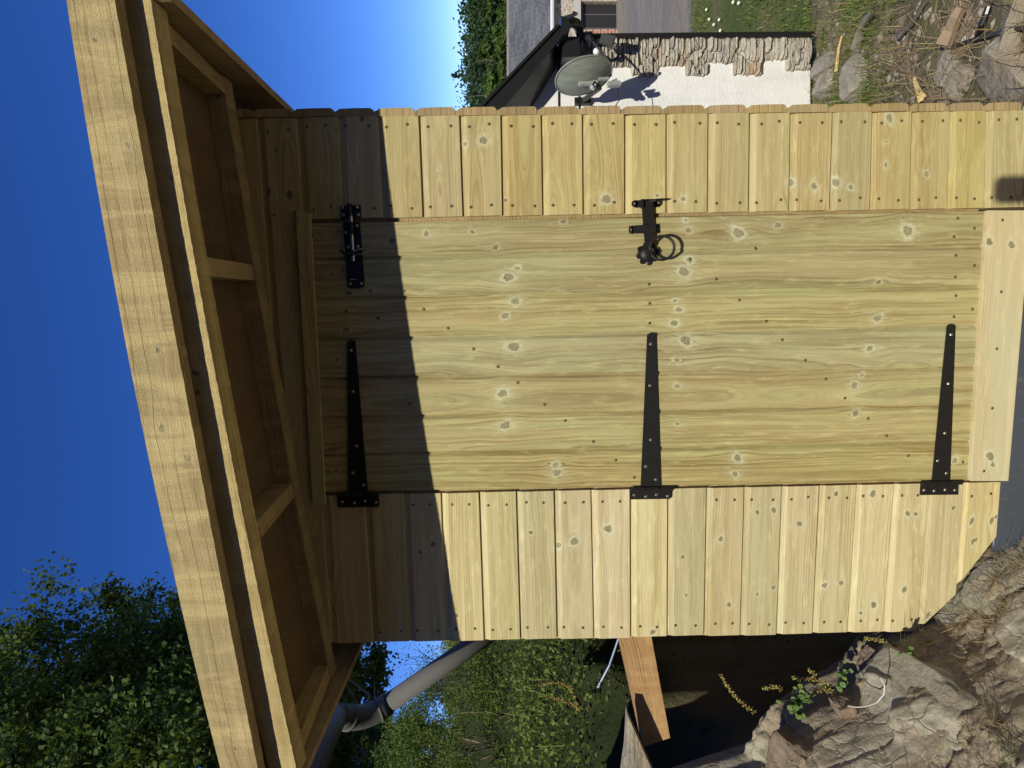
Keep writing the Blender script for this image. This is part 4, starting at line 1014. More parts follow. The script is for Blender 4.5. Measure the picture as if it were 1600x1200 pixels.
# ================================================================ ROCKS
def rockmat(name, a, b_, c, sc=7):
    m, nt, b = mat(name); oc = objco(nt); n1 = noise_(nt, oc, sc, 8, .68, .7); n2 = noise_(nt, oc, sc*6, 5, .7); n3 = noise_(nt, oc, sc*.4, 3, .5)
    col = ramp(nt, n1, [(.28, a), (.5, b_), (.72, c)]); col = mix(nt, ramp(nt, n3, [(.5, 0), (.66, .55)]), col, (.30, .20, .10))
    col = mix(nt, ramp(nt, n2, [(.5, 0), (.75, .35)]), col, tuple(x*.45 for x in a))
    wv = noise_(nt, comb_scaled(nt, oc, (3, 3, 26)), 1, 4, .6)
    col = mix(nt, ramp(nt, wv, [(.5, 0), (.6, .35)]), col, tuple(x*.5 for x in b_))
    nt.links.new(col, b.inputs['Base Color']); b.inputs['Roughness'].default_value = .85
    bump(nt, b, math_(nt, 'ADD', math_(nt, 'ADD', n1, math_(nt, 'MULTIPLY', n2, .4)), wv), .9, .02); return m
M_ROCK = rockmat('slate_rock', (.19, .17, .125), (.33, .30, .23), (.44, .41, .33))
M_ROCKW = rockmat('warm_rock', (.11, .08, .055), (.22, .16, .115), (.32, .25, .19))
M_ROCKB = rockmat('brown_rock', (.11, .085, .06), (.21, .17, .125), (.31, .27, .21))
M_ROCKG = rockmat('grey_slab', (.20, .175, .14), (.33, .295, .24), (.45, .41, .35))
def rock(c, dims, rot, seed, label, mt, group='stones lying around the shed', name='rock', rough=.2, lay=.0, cat='stone'):
    bm = bmesh.new(); bmesh.ops.create_icosphere(bm, subdivisions=5, radius=1)
    for v in bm.verts:
        p = v.co.copy(); q = Vector((max(-.62, min(.62, p.x)), max(-.66, min(.66, p.y)), max(-.5, min(.5, p.z))))*1.5; q = q*.6+p*.4
        n_ = noise.fractal(p*1.3+Vector((seed*3.1, 0, 0)), 1, 2, 5); r_ = noise.ridged_multi_fractal(p*2.1+Vector((0, seed*1.7, 0)), 1, 2, 4, 1, 2)
        q = q*(1+rough*n_*.8) - q.normalized()*rough*.10*r_
        if lay: q.z = q.z + lay*(math.floor(q.z*5+n_*.9)/5-q.z)
        v.co = Vector((q.x*dims[0], q.y*dims[1], q.z*dims[2]))
    me = bpy.data.meshes.new(name); bm.to_mesh(me); bm.free()
    me.materials.append(mt); me.polygons.foreach_set('use_smooth', [True]*len(me.polygons))
    o = bpy.data.objects.new(name, me); COL.objects.link(o); o.location = c; o.rotation_euler = rot
    return tag(o, label, cat, group)
def hit(px, py, up=0.):
    v = ray(px, py); t = np.concatenate([np.arange(.4, 6, .004), np.arange(6, 60, .05)])
    P = CAM+t[:, None]*v; k = np.argmax(P[:, 2] < hgt(P[:, 0], P[:, 1])+up); return P[k]
def rock_at(px, py, Y, dims, rot, seed, label, mt, sink=.3, **k):
    p = hit(px, py)+np.array((0, 0, -dims[2]*sink)); return rock(tuple(p), dims, rot, seed, label, mt, **k)
R_ = math.radians
# left outcrop
rock_at(1385, 1125, 0, (.20, .16, .045), (R_(12), R_(36), R_(8)), 1, 'large pale cracked slab of rock filling the lower left foreground', M_ROCK, sink=.75, lay=.4, rough=.14)
rock_at(1562, 930, 0, (.10, .11, .04), (R_(14), R_(42), R_(5)), 2, 'pale layered rock against the cut corner of the wall', M_ROCK, sink=.7, lay=.4, rough=.14)
rock_at(1366, 1036, 0, (.045, .04, .034), (R_(10), R_(30), R_(0)), 5, 'reddish stone perched at the edge of the trench', M_ROCKW, sink=.0, rough=.3)
rock_at(1378, 1078, 0, (.05, .05, .03), (R_(20), R_(0), R_(20)), 6, 'grey green stone ringed by a white plastic hoop', M_ROCK, sink=.1, rough=.22)
rock_at(1318, 1112, 0, (.045, .04, .03), (R_(0), R_(-20), R_(0)), 7, 'small brown stone under the round leaved weed', M_ROCKW, sink=.1, rough=.3)
rock_at(1232, 1192, 0, (.08, .07, .05), (R_(20), R_(10), R_(0)), 8, 'pinkish rock at the left edge below the stonecrop', M_ROCKW, sink=.2, rough=.3)
# right side of the shed
rock_at(1345, 118, 1.2, (.13, .12, .13), (R_(10), R_(5), R_(20)), 21, 'grey brown boulder on the bank right of the shed', M_ROCKG, rough=.16, group='stones lying around the shed')
rock_at(1297, 128, 1.75, (.10, .12, .12), (R_(0), R_(20), R_(0)), 22, 'pale stone behind the grey boulder by the cottage', M_ROCKG, rough=.2)
rock_at(1575, 128, .25, (.13, .09, .05), (R_(-30), R_(-12), R_(35)), 23, 'flat grey slab of stone on the soil close to the shed corner', M_ROCKG, rough=.14)
rock_at(1590, 28, .2, (.11, .08, .05), (R_(-35), R_(5), R_(-20)), 24, 'pale rough stone slab at the lower right edge', M_ROCKG, rough=.22)
rock_at(1482, 105, .55, (.07, .06, .05), (R_(0), R_(10), R_(40)), 25, 'dark grey stone in the dry grass', M_ROCK, rough=.25)
rock_at(1512, 132, .4, (.09, .07, .035), (R_(-30), R_(-20), R_(60)), 26, 'small flat grey stone next to the big slab', M_ROCKG, rough=.2)
rock_at(1560, 85, .35, (.05, .05, .04), (R_(0), R_(0), R_(10)), 27, 'dark angular stone beyond the black hose', M_ROCK, rough=.25)
rock_at(1300, 95, 2.2, (.07, .3, .06), (R_(-4), R_(20), R_(-10)), 28, 'low rubble edge of pale stone where the lawn begins', M_ROCKG, rough=.25)
# pebbles
pm = MB(); rs = np.random.default_rng(17)
def pebbles(n, x0, x1, y0, y1, r0, r1):
    for k in range(n):
        x, y = rs.uniform(x0, x1), rs.uniform(y0, y1); r = rs.uniform(r0, r1)*rs.random()**.7+.002; z = float(hgt(x, y))
        a = rs.uniform(0, 6.28); V = []
        for t_ in ((0, 0, 1), (1, 0, 0), (0, 1, 0), (-1, 0, 0), (0, -1, 0), (.0, 0, -1), (.7, .7, .5), (-.7, .6, .4), (.6, -.7, .4)):
            q = np.array(t_)*np.array((1, .8, .5))*r*rs.uniform(.75, 1.2); V.append((x+q[0]*math.cos(a)-q[1]*math.sin(a), y+q[0]*math.sin(a)+q[1]*math.cos(a), z+q[2]))
        V = V[:6]; pm.add(V, [(0, 1, 2), (0, 2, 3), (0, 3, 4), (0, 4, 1), (5, 2, 1), (5, 3, 2), (5, 4, 3), (5, 1, 4)], 0)
pebbles(1700, .68, 2.6, -.1, 2.8, .003, .03); pebbles(700, -1.4, -.4, -.75, .05, .003, .018)
tag(pm.build('rubble', M_ROCKG), 'loose chips and pebbles of stone over the soil', None, None, 'stuff')

# ================================================================ COTTAGE
YC = 2.78
cott = empty('cottage', tuple(at(1264, 100, YC)), 'white rendered cottage gable with bare stone corner and black roof edge', 'cottage')
m, nt, b = mat('white_render'); oc = objco(nt)
n1 = noise_(nt, oc, 2.2, 5, .6, .5); n2 = noise_(nt, oc, 45, 4, .7)
c = mix(nt, n1, (.66, .655, .65), (.80, .79, .79)); c = mix(nt, ramp(nt, n2, [(.5, 0), (.8, .25)]), c, (.55, .54, .52)); n5 = noise_(nt, comb_scaled(nt, oc, (5, 5, 1.2)), 1, 5, .65); c = mix(nt, ramp(nt, n5, [(.5, 0), (.72, .45)]), c, (.50, .50, .48))
nt.links.new(c, b.inputs['Base Color']); b.inputs['Roughness'].default_value = .85; bump(nt, b, math_(nt, 'ADD', n1, math_(nt, 'MULTIPLY', n2, .3)), .5, .03); M_REND = m
def stonemat(name, cols):
    m, nt, b = mat(name); A = N(nt, 'ShaderNodeAttribute', attribute_name='A1'); s_ = N(nt, 'ShaderNodeSeparateXYZ'); nt.links.new(A.outputs['Vector'], s_.inputs[0])
    oc = objco(nt); n1 = noise_(nt, oc, 22, 6, .7, .5); n2 = noise_(nt, oc, 90, 3, .7)
    c = ramp(nt, s_.outputs[0], cols, 'CONSTANT')
    c = mix(nt, ramp(nt, n1, [(.42, 0), (.62, .7)]), c, (.62, .58, .50)); c = mix(nt, ramp(nt, n2, [(.5, 0), (.7, .4)]), c, (.16, .13, .10))
    nt.links.new(c, b.inputs['Base Color']); b.inputs['Roughness'].default_value = .85; bump(nt, b, math_(nt, 'ADD', n1, n2), .8, .02); return m
M_STONES = stonemat('cottage_stone', [(0, (.46, .41, .33)), (.2, (.58, .54, .46)), (.4, (.40, .34, .27)), (.55, (.50, .33, .20)), (.66, (.56, .51, .42)), (.86, (.34, .30, .27))])
M_PBLK = plain('black_paint', (.012, .012, .013), .35, 0, .3, 8, .05)
def ip(pts, Y): return [at(x, y, Y) for x, y in pts]
RW = 1266
# rendered wall face, with its right-hand corner
q = ip([(760, 200), (RW, 200), (RW, 60), (880, 60)], YC)
mb = MB(); prism(mb, [at(RW, 60, YC), at(RW, 420, YC), at(640, 420, YC), at(742, 200, YC), at(880, 62, YC)], (0, 2.2, 0)); mb.build('wall', M_REND, cott)
# coursed stones left bare, stepped edge
rs = np.random.default_rng(12); mb = MB()
segs = [(893, 950, 97), (950, 985, 107), (985, 1028, 121), (1028, 1070, 105), (1070, 1104, 120), (1104, 1145, 100), (1145, 1188, 119), (1188, 1226, 96), (1226, RW-2, 112)]
def stone(mb, p, q, d, rs, seed):
    """p, q: opposite corners in the wall plane (x, z)"""
    x0, x1 = sorted((p[0], q[0])); z0, z1 = sorted((p[2], q[2])); n = 7
    cx, cz, hx, hz = (x0+x1)/2, (z0+z1)/2, (x1-x0)/2, (z1-z0)/2; sk = rs.normal(0, .12)
    t = rs.random(); rings = []
    for (sc, y) in ((1.0, .02), (.97, -d*.55), (.72, -d)):
        V = []
        for k in range(12):
            a = 2*math.pi*k/12; ca, sa = math.cos(a), math.sin(a)
            e = .5; ux = math.copysign(abs(ca)**e, ca); uz = math.copysign(abs(sa)**e, sa)
            V.append((cx+ux*hx*sc*(1+.06*math.sin(k*2.3+seed)), YC+y-(.004*math.sin(k*1.7+seed*2)), cz+uz*hz*sc*(1+.12*math.sin(k*3.1+seed))+sk*ux*hz*.7))
        rings.append(V)
    V = sum(rings, []); F_ = []
    for r in range(2):
        for k in range(12): F_.append((r*12+k, r*12+(k+1) % 12, (r+1)*12+(k+1) % 12, (r+1)*12+k))
    F_.append(tuple(range(24, 36)))
    mb.add(V, F_, 0, [(t, 0, 0)]*36)
for (xa, xb, ye) in segs:
    x = xa
    while x < xb-2:
        h_ = rs.uniform(3.6, 8.5); x2 = min(x+h_, xb)
        y = 59.5; 
        while y < ye-3:
            w_ = rs.uniform(14, 48); y2 = min(y+w_, ye+rs.uniform(-1.5, 1.5))
            if ye-y2 < 8: y2 = ye+rs.uniform(-1.5, 1.5)
            stone(mb, at(x+.25, y+.4, YC), at(x2-.25, y2-.4, YC), rs.uniform(.018, .05), rs, rs.uniform(0, 50)); y = y2
        x = x2
mb.build('stone_corner', M_STONES, cott)
mb = MB(); p, q = at(905, 57.5, YC-.03), at(1270, 54, YC-.03); tube(mb, [p, q], .021, 10); 
mb.build('downpipe', M_PBLK, cott)
# verge: black bargeboard and soffit
YV = YC-.30
mb = MB(); prism(mb, ip([(716, 200), (872, 38), (884, 44), (880, 57), (868, 70), (762, 200)], YV), (0, .035, 0))
prism(mb, ip([(716, 200), (872, 36), (873, 41), (722, 200)], YV-.02), (0, .32, 0))
mb.build('bargeboard', M_PBLK, cott)
mb = MB(); prism(mb, [at(762, 200, YV+.036), at(868, 70, YV+.036), at(908, 88, YC-.001), at(880, 88, YC-.001), at(812, 200, YC-.001)], (0, .0, .02)); 
prism(mb, ip([(880, 57), (905, 57), (907, 88), (878, 90)], YV+.06), (0, .2, 0))
mb.build('soffit', M_PBLK, cott)
# gutter end and swan neck
mb = MB(); g = at(877, 40, YV-.05); V = []
pr = [(math.cos(a)*.062, -math.sin(a)*.062) for a in np.linspace(0, math.pi, 11)]
ring = [g+np.array((c_, 0, s_)) for c_, s_ in pr]
prism(mb, ring, (0, 1.8, 0))
mb.build('gutter', M_PBLK, cott)
mb = MB(); tube(mb, [at(884, 38, YV+.02), at(893, 34, YV+.05), at(901, 37, YV+.12), at(905, 45, YC-.08), at(907, 57, YC-.03), at(925, 57, YC-.03)], .034, 12); mb.build('swan_neck', M_PBLK, cott)
mb = MB(); tube(mb, ip([(872.5, 100), (873.5, 200)], YC-.008), .006, 6); mb.build('cable', M_PBLK, cott)
mb = MB(); tube(mb, ip([(904.5, 140), (905.5, 200)], YC-.008), .005, 6); mb.build('cable', M_PBLK, cott)
# roof covering behind the verge
m, nt, b = mat('slate_roof'); oc = objco(nt)
br = N(nt, 'ShaderNodeTexBrick'); br.inputs['Scale'].default_value = 1; br.inputs['Brick Width'].default_value = .42; br.inputs['Row Height'].default_value = .27; br.inputs['Mortar Size'].default_value = .012
A2 = N(nt, 'ShaderNodeAttribute', attribute_name='A2'); nt.links.new(A2.outputs['Vector'], br.inputs['Vector'])
br.inputs['Color1'].default_value = (.085, .085, .085, 1); br.inputs['Color2'].default_value = (.15, .148, .145, 1); br.inputs['Mortar'].default_value = (.035, .035, .035, 1)
n1 = noise_(nt, oc, .8, 5, .7); c = mix(nt, ramp(nt, n1, [(.4, 0), (.7, .45)]), br.outputs[0], (.24, .235, .22))
nt.links.new(c, b.inputs['Base Color']); b.inputs['Roughness'].default_value = .6; bump(nt, b, br.outputs['Fac'], -.4, .02); M_SLATE = m
def quad(mb, P, mi=0, su=None):
    P = [np.array(p, float) for p in P]; L = np.linalg.norm(P[1]-P[0]); W = np.linalg.norm(P[3]-P[0])
    mb.add(P, [(0, 1, 2, 3)], mi, None, [(0, 0, 0), (L, 0, 0), (L, W, 0), (0, W, 0)])
mb = MB(); quad(mb, [at(720, 200, YV), at(872, 40, YV), at(872, 40, YV)+np.array((0, 3.5, -.02)), at(720, 200, YV)+np.array((0, 3.5, -.02))]); mb.build('roof', M_SLATE, cott)

# satellite dish
dc = at(912, 119, YC-.46); nd = Vector((.9, .36, .20)).normalized()
dish = empty('satellite_dish', tuple(at(912, 158, YC)), 'grey green oval satellite dish seen from behind on the white cottage wall', 'satellite dish')
M_DISH = plain('dish_grey', (.20, .22, .19), .55, .0, .25, 9, .1); M_GALV = plain('galvanised', (.50, .52, .52), .45, .4, .15, 30)
m = M_DISH; nt_ = m.node_tree; b = nt_.nodes['Principled BSDF']; oc = objco(nt_)
st = noise_(nt_, comb_scaled(nt_, oc, (30, 30, 3)), 1, 4, .6); lk = b.inputs['Base Color'].links[0].from_socket
nt_.links.new(mix(nt_, ramp(nt_, st, [(.42, 0), (.7, .65)]), lk, (.33, .36, .31)), b.inputs['Base Color'])
e1 = Vector((0, 0, 1)); e1 = (e1-nd*e1.dot(nd)).normalized(); e2 = nd.cross(e1)
tl = math.radians(10); e1, e2 = e1*math.cos(tl)+e2*math.sin(tl), e2*math.cos(tl)-e1*math.sin(tl)
A_, B_ = .195, .165
mb = MB(); V = []; F_ = []; nr, na = 9, 48
for side_ in (0, 1):
    for i in range(nr):
        r = (i+.02)/(nr-1)
        for k in range(na):
            a = 2*math.pi*k/na; d_ = -.055*(1-r*r) + (.004 if side_ else 0)
            p = Vector(dc) + e1*(A_*r*math.cos(a)) + e2*(B_*r*math.sin(a)) + nd*d_
            V.append(tuple(p))
o2 = nr*na
for i in range(nr-1):
    for k in range(na):
        k2 = (k+1) % na
        F_.append((i*na+k, i*na+k2, (i+1)*na+k2, (i+1)*na+k)); F_.append((o2+i*na+k2, o2+i*na+k, o2+(i+1)*na+k, o2+(i+1)*na+k2))
mb.add(V, F_, 0)
rim = [tuple(Vector(dc)+e1*(A_*math.cos(2*math.pi*k/na))+e2*(B_*math.sin(2*math.pi*k/na))) for k in range(na)]
tube(mb, rim, .0065, 6, 0, closed=True)
mb.build('reflector', M_DISH, dish, True)
hub = Vector(dc)-nd*.06-e1*.05
mb = MB()
wm = Vector(at(910, 160, YC))
tube(mb, [wm, wm+Vector((0.0, -.05, 0)), (wm*.4+hub*.6)+Vector((0, -.05, -.07)), hub+Vector((-.03, 0, -.04)), hub], .017, 10)
tube(mb, [wm+Vector((0, -.004, -.06)), wm+Vector((0, -.004, .06))], .035, 4)
mb.build('mounting_arm', M_PBLK, dish)
mb = MB()
for (p, q, r) in ((hub-e1*.03, hub+e1*.10, .016), (hub-e1*.10+e2*.03, hub-e1*.03+e2*.03, .011), (hub-e1*.11-e2*.02, hub-e1*.18-nd*-.02, .011), (hub-nd*.03-e2*.02, hub+nd*.02-e2*.02, .02)): tube(mb, [p, q], r, 4)
p = hub-e1*.10; tube(mb, [p-nd*.02, p-nd*.02-e1*.09], .021, 4)
for s_ in (-1, 1): tube(mb, [hub+e2*.02*s_-nd*.03, hub+e2*.02*s_-nd*.04], .007, 8)
mb.build('bracket', M_GALV, dish)
lnb = Vector(dc)+nd*.30-e1*.14
mb = MB(); tube(mb, [Vector(dc)-e1*(A_)-nd*.01, Vector(dc)-e1*(A_+.02)+nd*.12, lnb], .008, 6); tube(mb, [lnb-nd*.02, lnb+nd*.03+e1*.02], .022, 10); mb.build('receiver_arm', M_PBLK, dish)
mb = MB(); cb = [hub-e1*.16, hub-e1*.19-e2*.04, hub-e1*.17+Vector((-.10, .05, -.03)), hub-e1*.09+Vector((-.17, .18, -.04)), wm+Vector((-.02, -.01, -.05))]; tube(mb, cb, .0035, 6); mb.build('cable', M_PBLK, dish)

# floodlight with its sensor
fl = empty('floodlight', tuple(at(942, 96, YC)), 'black floodlight with a round white sensor on the cottage stone corner', 'floodlight')
YF = YC-.30
mb = MB(); a = ip([(936, 68), (940, 52), (962.5, 56), (958.5, 72.5)], YF); prism(mb, a, (.015, .07, -.01)); 
a = ip([(938, 67), (941.5, 54), (960.5, 57.5), (957, 70.5)], YF-.008); prism(mb, a, (0, .01, 0)); mb.build('lamp_head', plain('lamp_grey', (.06, .065, .06), .4, 0, .1), fl)
mb = MB(); tube(mb, ip([(938, 68), (937, 78)], YF+.04)+[at(941, 88, YC-.16), at(943, 97, YC)], .015, 8); tube(mb, [at(943, 97, YC-.035), at(943, 97, YC)], .045, 14); tube(mb, [at(936, 79, YF+.03), at(931, 80, YF)], .016, 8); mb.build('arm', M_PBLK, fl)
mb = MB(); p = at(932, 80.5, YF-.0); dome(mb, p, .024, (0, -1, 0), .024, 14, 0, 5); dome(mb, p, .024, (0, 1, 0), .02, 14, 0, 4); mb.build('sensor', plain('sensor_white', (.75, .75, .75), .4), fl, True)
mb = MB(); tube(mb, [at(960, 67, YF+.03), at(968, 74, YC-.15), at(968, 86, YC-.06), at(958, 93, YC-.03), at(948, 93, YC-.03)], .005, 6); mb.build('cable', M_PBLK, fl)

# ================================================================ FAR BUILDING
YB = 25.5
far = empty('outbuilding', tuple(at(972, 40, YB)), 'long stone outbuilding with slate roof and dark doorway beyond the drive', 'building')
M_FST = None
m, nt, b = mat('rubble_stone'); oc = objco(nt); vo = N(nt, 'ShaderNodeTexVoronoi'); vo.inputs['Scale'].default_value = 3.4
mp = N(nt, 'ShaderNodeMapping'); mp.inputs['Scale'].default_value = (.8, 1, 1.9); nt.links.new(oc, mp.inputs[0]); nt.links.new(mp.outputs[0], vo.inputs['Vector'])
vd = N(nt, 'ShaderNodeTexVoronoi', feature='DISTANCE_TO_EDGE'); vd.inputs['Scale'].default_value = 3.4; nt.links.new(mp.outputs[0], vd.inputs['Vector'])
sc_ = N(nt, 'ShaderNodeSeparateColor'); nt.links.new(vo.outputs['Color'], sc_.inputs[0])
c = ramp(nt, sc_.outputs[0], [(0, (.20, .15, .11)), (.35, (.36, .29, .21)), (.6, (.28, .24, .2)), (1, (.42, .36, .28))]); c = mix(nt, ramp(nt, vd.outputs['Distance'], [(.02, 1), (.09, 0)]), c, (.52, .47, .38))
nt.links.new(c, b.inputs['Base Color']); b.inputs['Roughness'].default_value = .9; M_FST = m
def brickm():
    m, nt, b = mat('red_brick'); br = N(nt, 'ShaderNodeTexBrick'); oc = objco(nt); mp = N(nt, 'ShaderNodeMapping'); mp.inputs['Rotation'].default_value = (math.pi/2, 0, 0); nt.links.new(oc, mp.inputs[0]); nt.links.new(mp.outputs[0], br.inputs['Vector'])
    br.inputs['Scale'].default_value = 1; br.inputs['Brick Width'].default_value = .3; br.inputs['Row Height'].default_value = .16; br.inputs['Mortar Size'].default_value = .02
    br.inputs['Color1'].default_value = (.38, .14, .08, 1); br.inputs['Color2'].default_value = (.30, .12, .07, 1); br.inputs['Mortar'].default_value = (.45, .38, .30, 1)
    nt.links.new(br.outputs[0], b.inputs['Base Color']); b.inputs['Roughness'].default_value = .9; return m
dx0, dx1, dt, db = 46, 2, 907.5, 973          # doorway: picture y of its jambs, picture x of head and sill
top_, bot_ = 864, 985
def rectp(x0, x1, y0, y1, Y): return [at(x0, y0, Y), at(x1, y0, Y), at(x1, y1, Y), at(x0, y1, Y)]
mb = MB(); prism(mb, rectp(top_, bot_, dx0, 230, YB), (0, .5, 0)); prism(mb, rectp(top_, dt, dx1, dx0, YB), (0, .5, 0)); prism(mb, rectp(top_, bot_, -140, dx1, YB), (0, .5, 0)); 
mb.build('wall', M_FST, far)
mb = MB(); prism(mb, rectp(897, dt, -8, 57, YB-.06), (0, .06, 0)); mb.build('lintel', plain('cement', (.42, .39, .34), .9, 0, .15, 3, .3), far)
mb = MB(); prism(mb, rectp(dt+.2, db+2, dx0, 57, YB-.05), (0, .3, 0)); mb.build('brick_jamb', brickm(), far)
mb = MB(); prism(mb, rectp(dt, db+3, dx1-1, dx0+1, YB+.25), (0, .05, 0)); 
dd_ = mb.build('door', plain('dark_door', (.018, .016, .016), .5, 0, .2, 2), far)
mb = MB(); prism(mb, rectp(dt, db, 22, 23.5, YB+.22), (0, .03, 0)); prism(mb, rectp(dt, dt+3, dx1, dx0, YB+.20), (0, .05, 0)); prism(mb, rectp(dt, db, dx0-2.5, dx0, YB+.2), (0, .05, 0)); prism(mb, rectp(dt, db, dx1, dx1+2, YB+.2), (0, .05, 0)); mb.build('frame', plain('door_frame_grey', (.10, .09, .08), .6), dd_)
mb = MB(); g0, g1 = at(863, 230, YB-.35), at(863, -140, YB-.35); tube(mb, [g0, g1], .09, 8); mb.build('gutter', plain('white_gutter', (.62, .62, .62), .5), far)
e0, e1_ = at(864, 230, YB-.4), at(864, -140, YB-.4); r0, r1 = at(795, 230, YB+4.2), at(795, -140, YB+4.2)
mb = MB(); quad(mb, [e0, e1_, r1, r0]); quad(mb, [r0, r1, r1+np.array((0, 4.5, -3.2)), r0+np.array((0, 4.5, -3.2))]); mb.build('roof', M_SLATE, far)
mb = MB(); tube(mb, [r0, r1], .11, 6); mb.build('ridge_tile', plain('ridge', (.2, .19, .17), .8, 0, .3, 3), far)
mb = MB(); p = at(897, 20, YB-.2); tube(mb, [p, p+np.array((0, .2, 0))], .08, 8); tube(mb, [at(882, 27, YB-.1), at(897, 22, YB-.18)], .05, 6); mb.build('wall_lamp', M_PBLK, far)

# ================================================================ THINGS ROUND THE SHED
# grey plastic pipe on the left
M_PIPE = plain('grey_pvc', (.115, .11, .10), .75, 0, .12, 5, .05, .25)
pipe = empty('waste_pipe', tuple(at(600, 1110, 1.15)), 'dark grey plastic pipe with an elbow sloping past the low side of the shed', 'pipe')
pa, pb = at(800, 965, 1.35), at(594, 1108, 1.15); PR = .051
mb = MB(); tube(mb, [pa, pb], PR, 24); mb.build('straight_pipe', M_PIPE, pipe, True)
pc = at(548, 1122, 1.0); pd = at(520, 1145, .75); pe = at(480, 1215, .35)
cv = []
P0_, P1_, P2_ = Vector(pb), Vector(at(562, 1128, 1.1)), Vector(at(528, 1118, .98))
for k in range(9):
    t = k/8; cv.append(P0_*(1-t)**2+P1_*2*t*(1-t)+P2_*t*t)
d0 = (Vector(pa)-Vector(pb)).normalized()
mb = MB(); tube(mb, [P0_+d0*.05]+cv, PR*1.16, 24); 
for t in (0, 6): tube(mb, [cv[t], cv[t]+(cv[t+1]-cv[t]).normalized()*.014], PR*1.27, 24)
mb.build('elbow', M_PIPE, pipe, True)
mb = MB(); tube(mb, [cv[-1], Vector(at(512, 1150, .75)), Vector(at(480, 1225, .35))], PR, 24); mb.build('upper_pipe', M_PIPE, pipe, True)
# plank jutting from the side
mb = MB(); A = ip([(967, 985), (1016, 985), (1047, 1153), (1007.5, 1166)], .10); B = [p+np.array((0.01, .022, 0)) for p in A]
a_, b2, c2, d2 = A; hexa(mb, [a_, b2, b2+np.array((.02, .045, .01)), a_+np.array((.02, .045, .01)), d2, c2, c2+np.array((.02, .045, .01)), d2+np.array((.02, .045, .01))], seed=4.4)
tag(mb.build('timber_plank', M_PLANK), 'brown timber plank jutting out from behind the low side of the shed', 'plank')
mb = MB(); prism(mb, ip([(980.5, 1117), (986, 1130), (1001, 1163), (1024, 1215), (972, 1215), (978, 1170)], .02), (.01, .03, 0))
tag(mb.build('stone_slab', M_ROCKG), 'pointed pale grey slab standing beside the end of the plank', 'slab')
mb = MB(); tube(mb, ip([(969, 990), (952, 1040), (934, 1074)], .45), .0042, 8)
tag(mb.build('water_tube', plain('blue_tube', (.16, .22, .40), .3, 0, .4, 12)), 'thin shiny blue tube hanging beside the plank', 'tube')
# membrane under the wall
m, nt, b = mat('black_plastic'); oc = objco(nt); b.inputs['Base Color'].default_value = (.02, .022, .028, 1); b.inputs['Roughness'].default_value = .42
n1 = noise_(nt, oc, 9, 4, .5, .8); n2 = noise_(nt, oc, 50, 3, .6); nt.links.new(mix(nt, ramp(nt, n2, [(.6, 0), (.75, .5)]), (.05, .058, .075), (.13, .125, .115)), b.inputs['Base Color']); bump(nt, b, n1, .25, .02)
nx, nz = 60, 24; V = []; 
for i in range(nx):
    x = -.66+1.40*i/(nx-1)
    for j in range(nz):
        t = j/(nz-1); y = .010 - .035*t**.8 + .003*math.sin(x*13+t*3)*t; z = .075 - .015*(x < -.3) - .15*t + .002*math.sin(x*17+t*9)*t
        if x > .36: z -= .05*min(1, (x-.36)*20)
        V.append((x, y+.001, z))
F_ = [(i*nz+j, (i+1)*nz+j, (i+1)*nz+j+1, i*nz+j+1) for i in range(nx-1) for j in range(nz-1)]
mb = MB(); mb.add(V, F_); o = mb.build('plastic_sheet', m, None, True); md = o.modifiers.new('thick', 'SOLIDIFY'); md.thickness = .0015
tag(o, 'shiny black plastic damp proof sheet hanging below the sill board', 'plastic sheet')
# black hose, splinters, offcuts, sticks on the right
def onground(px, py, up=.01): return hit(px, py, up)
mb = MB(); tube(mb, [onground(x, y, .012) for x, y in ((1482, 75), (1500, 69), (1520, 62), (1545, 55), (1570, 49), (1615, 38))], .007, 8)
tag(mb.build('hose', M_PBLK), 'thin black hose lying across the soil', 'hose')
mb = MB(); tube(mb, [onground(x, y, .02) for x, y in ((1527, 58), (1534, 38), (1541, 22), (1545, 10))], .010, 8)
tag(mb.build('hose', M_PBLK), 'short stiff black pipe end joining the hose', 'hose')
M_YEL = plain('fresh_splinter', (.62, .44, .18), .7, 0, .25, 40); M_OLD = plain('weathered_wood', (.22, .19, .15), .85, 0, .3, 30, .4)
def stick(pts, w_, name, label, cat, mt, th=.006, up=.02):
    P = [onground(x, y, up) for x, y in pts]; mb = MB(); n = len(P); V = []
    for i, p in enumerate(P):
        t = (P[min(i+1, n-1)]-P[max(i-1, 0)]); s_ = np.cross(t, (0, -.6, .8)); s_ = s_/np.linalg.norm(s_)*w_*(1-.55*i/(n-1)); u_ = np.array((0, -.4, .9))*th
        V += [p-s_, p+s_, p+s_+u_, p-s_+u_]
    F_ = [(0, 3, 2, 1), (4*n-4, 4*n-3, 4*n-2, 4*n-1)]
    for i in range(n-1):
        for k in range(4): F_.append((4*i+k, 4*i+(k+1) % 4, 4*i+4+(k+1) % 4, 4*i+4+k))
    mb.add(V, F_); return tag(mb.build(name, mt), label, cat)
stick([(1307, 112), (1309, 95), (1311, 76), (1316, 56)], .010, 'wood_splinter', 'long fresh yellow wood splinter against the grey boulder', 'splinter', M_YEL)
stick([(1441, 158), (1438, 147), (1433, 134), (1429, 122)], .013, 'wood_splinter', 'short fresh yellow wood splinter close to the wall edge', 'splinter', M_YEL)
stick([(1446, 152), (1440, 144), (1434, 140)], .007, 'wood_splinter', 'small split sliver crossing the short yellow splinter', 'splinter', M_YEL)
stick([(1338, 80), (1345, 55), (1352, 36), (1364, 20)], .028, 'fence_board', 'grey weathered board lying in the grass above the boulder', 'board', M_OLD, .02, .03)
